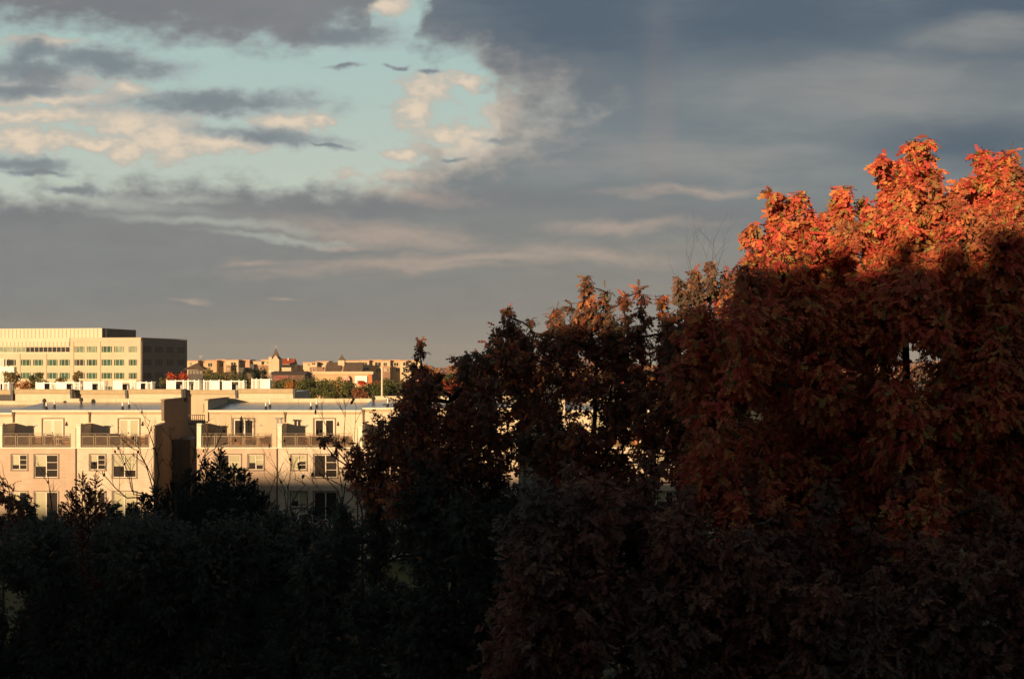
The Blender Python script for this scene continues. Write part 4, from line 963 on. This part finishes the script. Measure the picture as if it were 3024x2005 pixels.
broadleaf('oak_tree', 'shaded mid picture oak with one small orange lit tip', 'oak tree', (X_(1755, YB), YB+.6), 16.6, bT, 'oak_leaf_mid', .125, .9, 'oak trees before the viewer', .17, tips=plumes([(1740, 818, 905, 66, YB, 1.4), (1786, 856, 905, 38, YB, 1.2), (1840, 874, 905, 28, YB, .3), (1893, 846, 890, 40, YB, .3), (1955, 872, 905, 28, YB, .25)]), tipm='oak_leaf_mid')
# --- oak at the left flank
YF = 27.0
fT = tufts_px([(1300, 1130, 50, 46, YF, .5), (1380, 1110, 50, 44, YF, .55), (1205, 1190, 46, 50, YF), (1180, 1250, 36, 40, YF, .8), (1100, 1290, 44, 36, YF, .6), (1062, 1330, 44, 44, YF, .6), (1040, 1385, 44, 40, YF, .6), (1120, 1350, 60, 50, YF, .6), (960, 1300, 12, 26, YF, .5), (995, 1320, 10, 20, YF, .3), (1110, 1430, 70, 50, YF, .7)]) + plumes([(1238, 1000, 1160, 46, YF, .8), (1215, 1070, 1180, 50, YF, .7), (1262, 1080, 1180, 50, YF, .8)])
fT += fill([(1160, 1160), (1440, 1100), (1470, 1430), (1100, 1470)], 26, 29, 24, .27, .24)
fT += fill([(1170, 1150), (1430, 1080), (1480, 1440), (1080, 1480), (1130, 1280)], 25.8, 28.8, 54, .38, .36)
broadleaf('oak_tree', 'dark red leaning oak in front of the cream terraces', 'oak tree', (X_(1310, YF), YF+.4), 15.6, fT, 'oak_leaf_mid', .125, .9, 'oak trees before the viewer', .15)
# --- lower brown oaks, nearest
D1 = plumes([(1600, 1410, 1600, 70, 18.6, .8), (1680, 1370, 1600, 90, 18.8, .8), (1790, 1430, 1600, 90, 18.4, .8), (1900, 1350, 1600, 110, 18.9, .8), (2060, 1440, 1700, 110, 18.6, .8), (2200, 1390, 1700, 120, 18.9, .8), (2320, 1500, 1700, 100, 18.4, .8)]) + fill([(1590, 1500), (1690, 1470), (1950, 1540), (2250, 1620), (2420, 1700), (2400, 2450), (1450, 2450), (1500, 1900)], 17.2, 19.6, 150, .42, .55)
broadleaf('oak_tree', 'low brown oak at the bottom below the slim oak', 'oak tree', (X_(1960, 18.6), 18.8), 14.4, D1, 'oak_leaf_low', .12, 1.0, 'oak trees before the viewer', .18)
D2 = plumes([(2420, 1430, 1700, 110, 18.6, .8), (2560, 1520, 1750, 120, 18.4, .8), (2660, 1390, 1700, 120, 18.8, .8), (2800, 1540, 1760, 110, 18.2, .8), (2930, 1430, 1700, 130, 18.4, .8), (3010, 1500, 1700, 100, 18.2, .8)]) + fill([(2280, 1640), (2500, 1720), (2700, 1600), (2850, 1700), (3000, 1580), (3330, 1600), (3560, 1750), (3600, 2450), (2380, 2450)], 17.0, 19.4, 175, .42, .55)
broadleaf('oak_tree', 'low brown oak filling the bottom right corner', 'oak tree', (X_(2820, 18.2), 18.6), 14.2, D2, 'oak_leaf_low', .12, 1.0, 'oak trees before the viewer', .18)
# --- dark broadleaf trees along the bottom left
E1 = plumes([(60, 1480, 1680, 110, 31, .8), (190, 1520, 1680, 120, 30.5, .8), (330, 1490, 1680, 100, 31, .8)]) + fill([(-160, 1600), (40, 1600), (300, 1610), (420, 1590), (520, 2400), (-160, 2400)], 29, 33, 95, .60, .62)
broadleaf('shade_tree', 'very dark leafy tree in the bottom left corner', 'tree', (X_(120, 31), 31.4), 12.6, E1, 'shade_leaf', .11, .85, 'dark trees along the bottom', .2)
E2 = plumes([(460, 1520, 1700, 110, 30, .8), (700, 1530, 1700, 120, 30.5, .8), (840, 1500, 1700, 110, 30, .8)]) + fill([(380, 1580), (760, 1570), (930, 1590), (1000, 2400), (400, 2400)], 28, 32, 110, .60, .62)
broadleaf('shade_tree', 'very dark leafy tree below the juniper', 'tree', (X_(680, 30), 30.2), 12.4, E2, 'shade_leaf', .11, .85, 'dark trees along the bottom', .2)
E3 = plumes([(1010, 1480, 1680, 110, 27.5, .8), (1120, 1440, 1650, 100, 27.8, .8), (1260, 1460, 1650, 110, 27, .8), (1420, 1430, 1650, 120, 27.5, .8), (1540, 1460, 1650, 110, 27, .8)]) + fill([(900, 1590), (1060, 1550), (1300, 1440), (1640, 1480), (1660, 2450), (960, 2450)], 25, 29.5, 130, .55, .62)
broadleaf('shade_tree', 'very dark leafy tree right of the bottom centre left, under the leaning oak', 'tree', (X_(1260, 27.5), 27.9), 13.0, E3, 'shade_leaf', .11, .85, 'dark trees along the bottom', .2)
I1 = tufts_px([(10, 1450, 40, 44, 44, .8), (45, 1480, 36, 40, 44, .8), (-30, 1460, 40, 50, 44), (70, 1530, 40, 40, 44), (15, 1540, 60, 50, 44), (-60, 1540, 60, 60, 44)])
broadleaf('young_tree', 'brown leaved young tree at the left edge before the peach wall', 'tree', (X_(10, 44), 44.3), 11.5, I1, 'oak_leaf_low', .17, .7, None, .1)

# --- junipers
def conifer(name, label, leaders, Y, m, size=.24, zb=3.0, group=None, dens=1.0):
    c0 = at(leaders[0][0], leaders[0][1], Y); r = thing(name, label, 'conifer', (c0.x, Y, 0), group)
    tr = MB(); P = []; D = []; S = []; N_ = []
    for px_, py_, slope, yo in leaders:
        a = at(px_, py_, Y+yo); tr.tube([(c0.x+(a.x-c0.x)*.3, Y, 0), (a.x, a.y, a.z*.55), tuple(a)], [.12, .07, .008], 6)
        H = a.z - zb; n = int(2600*dens*(H/8.0)*(slope/.32))
        t = RNG.random(n)**.62*H; rad = t*slope*(.35 + .65*np.sqrt(RNG.random(n))) * (1 + .35*np.sin(t*6.0+px_)*RNG.random(n)); rad = np.minimum(rad, 2.4)
        an = RNG.random(n)*2*np.pi
        o = np.stack([np.cos(an), np.sin(an), np.zeros(n)], 1)
        P.append(np.array(a) + o*rad[:, None] - np.array([0, 0, 1])*t[:, None] + RNG.normal(size=(n, 3))*.03)
        D.append(o*.8 + np.array([0, 0, .75]) + rnd(n)*.45); N_.append(rnd(n) + np.array([0, -.6, .2])); S.append(size*(.5+.9*RNG.random(n)))
        # tip spray
        q = 26; tt = RNG.random(q)*.5; P.append(np.array(a) - np.array([0, 0, 1])*tt[:, None] + RNG.normal(size=(q, 3))*.02); D.append(np.array([0, 0, 1.0]) + rnd(q)*.55); N_.append(rnd(q)); S.append(size*(.5+.5*RNG.random(q)))
    tr.build('trunk', 'bark', r); leaves_mesh('crown', m, r, np.concatenate(P), np.concatenate(D), np.concatenate(N_), np.concatenate(S), SPRAY_V, LOBED_F, 1.3)
    return r
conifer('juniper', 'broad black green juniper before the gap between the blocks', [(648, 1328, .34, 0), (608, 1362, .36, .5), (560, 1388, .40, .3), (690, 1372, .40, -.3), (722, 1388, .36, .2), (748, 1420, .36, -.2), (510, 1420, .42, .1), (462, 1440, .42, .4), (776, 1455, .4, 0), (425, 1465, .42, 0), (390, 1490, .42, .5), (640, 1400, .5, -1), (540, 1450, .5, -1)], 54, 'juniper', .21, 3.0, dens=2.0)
conifer('juniper', 'small reddish pointed juniper before the cream end townhouse', [(243, 1400, .30, 0), (283, 1406, .26, .3), (212, 1446, .30, -.2), (262, 1440, .40, -.4), (318, 1480, .3, 0), (180, 1490, .3, .2)], 50, 'cedar', .18, 3.0, dens=1.8)
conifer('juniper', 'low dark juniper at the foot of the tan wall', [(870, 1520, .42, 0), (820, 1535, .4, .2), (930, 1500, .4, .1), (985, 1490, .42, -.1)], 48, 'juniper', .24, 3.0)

# --- bare saplings
def bare(name, label, stems, Y, leafn=12, group=None, fine=1.0):
    b = at(stems[0][0][0], stems[0][0][1], Y); r = thing(name, label, 'bare tree', (b.x, Y, 0), group); tw = MB(); tips = []
    base = Vector((b.x, Y, 0))
    fork = Vector((b.x, Y, b.z-.5)); tw.tube([base, base.lerp(fork, .5)+Vector((.05, 0, 0)), fork], [.07, .05, .035], 7)
    def grow(p, d, L_, r0, lev):
        n = 4; pts = [p]; dd = d.copy()
        for i in range(n):
            dd = (dd + Vector((random.gauss(0, .16), random.gauss(0, .16), .08))).normalized(); pts.append(pts[-1] + dd*(L_/n))
        tw.tube(pts, [r0*(1-.7*i/n) for i in range(n+1)], 4, cap=False); tips.append(pts[-1])
        if lev > 0:
            for i in range(1, n+1):
                if random.random() < .75:
                    s_ = (dd + Vector((random.uniform(-1, 1), random.uniform(-.6, .6), random.uniform(-.1, .4)))).normalized(); grow(pts[i], s_, L_*random.uniform(.35, .6), r0*.5, lev-1)
    for st_ in stems:
        pts = [fork] + [at(x, y, Y + random.uniform(-.3, .3)) for x, y in st_]; n = len(pts)
        tw.tube(pts, [.028*fine*(1-.72*i/(n-1)) for i in range(n)], 5, cap=False); tips.append(pts[-1])
        for i in range(2, n):
            for _ in range(2):
                t = random.random(); p = pts[i-1].lerp(pts[i], t); d = (pts[i]-pts[i-1]).normalized()
                s_ = (d + Vector((random.choice((-1, 1))*random.uniform(.4, .9), random.uniform(-.5, .5), .1))).normalized(); grow(p, s_, random.uniform(.35, .9), .011*fine, 1)
    tw.build('branches', 'twig', r)
    if leafn:
        ti = [tips[random.randrange(len(tips))] for _ in range(leafn)]; P = np.array([tuple(t) for t in ti]) + RNG.normal(size=(leafn, 3))*.04
        leaves_mesh('last_leaves', 'shade_leaf', r, P, rnd(leafn)*.5 + np.array([0, 0, -1]), rnd(leafn), (.09+.08*RNG.random(leafn)), OVAL_V, OVAL_F)
    return r
bare('bare_sapling', 'bare sapling with curved boughs before the cream end townhouse', [[(456, 1424), (438, 1385), (418, 1345), (405, 1300)], [(448, 1430), (430, 1370), (405, 1330), (360, 1310)], [(470, 1400), (462, 1340), (445, 1290), (436, 1262), (444, 1242)], [(390, 1450), (380, 1400), (360, 1350), (352, 1320)], [(375, 1470), (340, 1440), (310, 1405), (290, 1392)], [(395, 1460), (385, 1395), (384, 1350)]], 50, 26)
bare('bare_sapling', 'bare sapling bending over the gap between the blocks', [[(520, 1400), (500, 1370), (512, 1350), (516, 1330), (503, 1290), (492, 1280)], [(590, 1390), (600, 1350), (612, 1330), (615, 1290), (600, 1255)], [(598, 1380), (606, 1345), (640, 1320), (668, 1308)], [(560, 1390), (572, 1350), (580, 1300), (570, 1262)]], 52, 16)
bare('bare_sapling', 'thin bare sapling standing before the peach wall', [[(156, 1520), (150, 1470), (144, 1430), (142, 1400)], [(30, 1470), (26, 1440), (22, 1420)]], 46, 4)
bare('bare_shrub', 'fine bare shrub against the shaded tan wall', [[(845, 1490), (838, 1440), (822, 1405), (812, 1375)], [(850, 1490), (850, 1440), (856, 1400), (862, 1370)], [(860, 1490), (880, 1450), (905, 1430), (870, 1415)], [(900, 1500), (960, 1460), (930, 1430), (900, 1400)], [(800, 1500), (795, 1460), (810, 1420), (838, 1365)]], 42, 10, fine=.7)
bare('bare_shrub', 'fine bare twigs rising left of the leaning oak', [[(1010, 1440), (1000, 1380), (990, 1320), (960, 1250), (940, 1200)], [(1020, 1430), (1030, 1370), (1015, 1300), (1020, 1220), (1018, 1180)], [(1000, 1450), (970, 1420), (952, 1370), (946, 1330)], [(1040, 1470), (1060, 1400), (1045, 1320), (1052, 1200)]], 34, 14, fine=.6)
bare('bare_shrub', 'bare dark boughs low before the shaded wall under the oak', [[(1070, 1520), (1060, 1470), (1020, 1440), (985, 1420)], [(1090, 1520), (1110, 1460), (1140, 1430), (1150, 1380)], [(1150, 1530), (1170, 1460), (1200, 1420), (1190, 1370)], [(1080, 1520), (1085, 1460), (1078, 1410)]], 36, 20, fine=.9)
bare('bare_tree_top', 'thin bare twig top above the slim oak', [[(2050, 960), (2052, 860), (2040, 790), (2030, 750)], [(2060, 960), (2090, 820), (2105, 760), (2108, 700)], [(2065, 960), (2100, 850), (2118, 800), (2126, 760)]], 24.3, 0, fine=.22)

# --- distant trees, each its own
def far_tree(px_, top, bot, w, Y, m, label, n=700, group='distant trees', leaf=None, name='distant_tree', conic=False):
    c = at(px_, (top+bot)/2, Y); hw = w/2/F*Y; hh = (bot-top)/2/F*Y
    r = thing(name, label, 'tree', (c.x, Y, 0), group); leaf = leaf or max(.22, Y/1422*1.5)
    MB().tube([(c.x, Y, 0), (c.x, Y, c.z)], [.22, .1], 7).build('trunk', 'bark', r)
    P = []; lobes = max(5, int(w/7)) if not conic else 1
    if conic:
        t = RNG.random(n)**.6; an = RNG.random(n)*6.283; rr = t*hw*(.5+.5*RNG.random(n)); P = np.stack([c.x+np.cos(an)*rr, Y+np.sin(an)*rr, c.z+hh-t*2*hh], 1)
    else:
        for k in range(lobes*2):
            a = random.uniform(-.75, .75); b = random.uniform(-.6, .62)*math.sqrt(1-a*a); rr = random.uniform(.28, .5)
            q = n//(lobes*2); d = rnd(q)*(RNG.random((q, 1))**.4); P.append(np.array([c.x+a*hw, Y+random.uniform(-.6, .6)*hw, c.z+b*hh]) + d*np.array([hw*rr, hw*rr, min(hh, hw)*rr*1.1]))
        P = np.concatenate(P)
    n = len(P); leaves_mesh('crown', m, r, P, rnd(n), rnd(n)+np.array([0, -.7, .3]), leaf*(.6+.7*RNG.random(n)), OVAL_V, OVAL_F, 1.2)
    return r
GT = 'green and rusty trees right of the back row'
for i, (p_, t_, b_, w_, Y, m, lab) in enumerate([
    (905, 1132, 1185, 60, 215, 'far_green', 'green tree touching the end of the back row'), (948, 1118, 1185, 66, 225, 'far_green', 'green tree second from the back row end'),
    (1000, 1108, 1185, 62, 235, 'far_olive', 'olive brown tree under the cream shop parapet'), (1040, 1122, 1185, 60, 220, 'far_green', 'green tree under the round pink sign'),
    (1085, 1128, 1185, 58, 215, 'far_green', 'green tree below the white signboard'), (1118, 1108, 1180, 40, 250, 'far_rust', 'rust brown tree left of the pale pole'),
    (1150, 1112, 1185, 56, 222, 'far_green', 'green tree right of the pale pole'), (862, 1122, 1170, 54, 240, 'far_olive', 'olive tree behind the last rooftop screen'),
    (858, 1126, 1150, 22, 232, 'far_orange', 'small orange tree before the dark shop'), (822, 1125, 1160, 40, 245, 'far_green', 'green bush tree beneath the pink script sign'),
    (978, 1135, 1185, 50, 205, 'far_green', 'low green tree in front of the olive brown tree'), (1062, 1142, 1185, 46, 205, 'far_rust', 'low rusty tree in front of the signboard trees')]):
    far_tree(p_, t_, b_, w_, Y, m, lab, 1500, GT)
for i_, (p_, t_, b_, w_, Y, m_, l_) in enumerate([(885, 1118, 1180, 70, 250, 'far_green', 'green tree between the olive tree and the back row end'), (925, 1110, 1180, 70, 255, 'far_green', 'tall green tree behind the two nearest the back row'),
    (970, 1114, 1180, 80, 250, 'far_green', 'broad green tree left of the olive brown tree'), (1020, 1116, 1185, 80, 250, 'far_green', 'broad green tree left of the round pink sign'), (1105, 1126, 1185, 80, 235, 'far_green', 'broad green tree between signboard and pole'),
    (1160, 1118, 1185, 70, 250, 'far_green', 'green tree last before the dark red oak sprays'), (1125, 1140, 1185, 60, 205, 'far_green', 'low green bush at the foot of the pale pole'), (840, 1118, 1150, 60, 260, 'far_olive', 'broad olive tree below the pink script sign'),
    (630, 1104, 1135, 70, 360, 'far_green', 'dark green tree behind the slatted rooftop screen')]):
    far_tree(p_, t_, b_, w_, Y, m_, l_, 1600, GT)
far_tree(1070, 1124, 1140, 26, 213, 'far_red', 'small red bush just under the white signboard', 300, GT)
for (p_, t_, b_, w_, Y, m, lab, n) in [
    (30, 1082, 1160, 52, 300, 'far_olive', 'leafy olive tree before the white stair of the office', 1200), (108, 1086, 1160, 48, 300, 'far_green', 'green tree before the second office bay', 1100),
    (230, 1088, 1150, 34, 300, 'far_olive', 'thin olive tree before the middle of the office', 450), (70, 1118, 1165, 56, 285, 'far_orange', 'pale orange bush between two trees before the office', 900),
    (180, 1108, 1160, 40, 295, 'far_olive', 'sparse olive tree before the third office bay', 500), (140, 1122, 1165, 40, 280, 'far_green', 'low green bush under the office windows', 500),
    (528, 1094, 1135, 66, 290, 'far_red', 'red crowned tree above the widest rooftop screen', 1100), (498, 1112, 1140, 30, 285, 'far_rust', 'small rusty tree left of the red crowned one', 300),
    (612, 1082, 1128, 26, 380, 'far_olive', 'slim olive tree beside the dark pavilion', 300), (655, 1098, 1128, 50, 400, 'far_olive', 'low olive tree before the long dark shop roof', 500), (700, 1094, 1128, 40, 400, 'far_green', 'low green tree before the long dark shop roof', 500),
    (476, 1104, 1150, 14, 280, 'far_green', 'narrow green tree before the dark office side', 250)]:
    far_tree(p_, t_, b_, w_, Y, m, lab, n)
far_tree(722, 1086, 1150, 34, 270, 'far_dark', 'tall black conifer behind the rooftop screens', 900, conic=True, name='distant_conifer')
far_tree(764, 1082, 1140, 52, 275, 'far_dark', 'broad black evergreen right of the tall conifer', 1300, name='distant_conifer')
far_tree(727, 1104, 1150, 20, 230, 'far_green', 'small pointed green conifer before the black ones', 500, conic=True, name='distant_conifer')
RT = 'red and orange trees behind the shaded oaks'
k = 0
words = ['red maple', 'orange maple', 'rust brown tree', 'green tree', 'olive tree', 'scarlet tree']
spots = [(1245, 1118, 1175, 70, 200, 'far_red', 'scarlet tree behind the pointed spray of the leaning oak'), (1330, 1108, 1180, 80, 205, 'far_red', 'widest scarlet tree right of the leaning oak spray'),
         (1275, 1078, 1150, 80, 420, 'far_orange', 'orange wood edge tree below the horizon hills'), (1365, 1082, 1150, 90, 380, 'far_orange', 'orange tree between hills and the scarlet tree'), (1325, 1096, 1130, 30, 300, 'far_green', 'small green tree between orange and scarlet trees'),
         (1440, 1085, 1180, 90, 260, 'far_rust', 'rusty tree behind the left crown of the mid oak'), (1560, 1080, 1190, 110, 240, 'far_orange', 'orange tree behind the mid oak'), (1690, 1085, 1180, 80, 300, 'far_rust', 'rusty tree behind the mid oak trunk'),
         (1860, 1085, 1140, 60, 320, 'far_red', 'red tree glimpsed above the orange brick pier'), (1950, 1100, 1170, 90, 260, 'far_orange', 'orange tree glimpsed right of the brick pier'), (2120, 1100, 1250, 120, 240, 'far_orange', 'orange tree behind the slim oak'),
         (2250, 1090, 1230, 110, 260, 'far_olive', 'olive tree behind the lower left of the tall oak'), (2420, 1150, 1330, 130, 200, 'far_orange', 'orange tree behind the tall oak trunk'), (2580, 1160, 1340, 150, 190, 'far_olive', 'olive tree glimpsed through the tall oak'),
         (2760, 1150, 1330, 150, 195, 'far_olive', 'yellow olive tree glimpsed right of the tall oak trunk'), (2900, 1160, 1330, 130, 200, 'far_green', 'green tree glimpsed near the right edge'), (3010, 1120, 1330, 110, 210, 'far_orange', 'orange tree behind the right edge of the tall oak')]
for p_, t_, b_, w_, Y, m, lab in spots: far_tree(p_, t_, b_, w_, Y, m, lab, 1400, RT)
# the wooded horizon, one mass
n = 26000; X = RNG.uniform(-620, 620, n); Yv = RNG.uniform(900, 1000, n)
hgt = 15.5 + 3.0*np.sin(X*.021+1) + 2.2*np.sin(X*.057) + 1.2*np.sin(X*.16)
hgt = np.where(X < -60, hgt*.55, hgt)
P = np.stack([X, Yv, hgt*(.15+.95*RNG.random(n)**.5)], 1)
dw = leaves_mesh('distant_woods', 'far_rust', None, P, rnd(n), rnd(n)+np.array([0, -.8, .2]), 1.6*(.6+.8*RNG.random(n)), OVAL_V, OVAL_F, 1.4); dw['kind'] = 'stuff'; dw['label'] = 'rusty autumn woods along the horizon'; dw['category'] = 'woods'
# rough undergrowth on the near slope, one mass
n = 30000; X = RNG.uniform(-34, 22, n); Yv = RNG.uniform(9, 75, n); hh_ = 1.2 + 1.2*np.sin(X*.5+1)*np.sin(Yv*.33) + .5*np.sin(X*1.7)
P = np.stack([X, Yv, np.maximum(.1, hh_)*RNG.random(n)], 1)
ug = leaves_mesh('undergrowth', 'shade_leaf', None, P, rnd(n)+np.array([0, 0, .3]), rnd(n)+np.array([0, 0, .6]), .35*(.6+.8*RNG.random(n)), OVAL_V, OVAL_F, 1.2); ug['kind'] = 'stuff'; ug['label'] = 'dark undergrowth on the shaded slope under the oaks'; ug['category'] = 'undergrowth'

# ------------------------------------------------------------------ evening haze round the whole scene
hz_ = MB().box(-2300, 2300, -350, 2150, -1.2, 46).build('haze', MT['ground']); hz_['kind'] = 'stuff'
hm = bpy.data.materials.new('haze_air'); hm.use_nodes = True; nt = hm.node_tree; nt.nodes.clear()
pv = nt.nodes.new('ShaderNodeVolumePrincipled'); pv.inputs['Color'].default_value = (.93, .91, .90, 1); pv.inputs['Density'].default_value = .00008; pv.inputs['Anisotropy'].default_value = 0.0
mo = nt.nodes.new('ShaderNodeOutputMaterial'); nt.links.new(pv.outputs[0], mo.inputs['Volume']); hz_.data.materials.clear(); hz_.data.materials.append(hm)
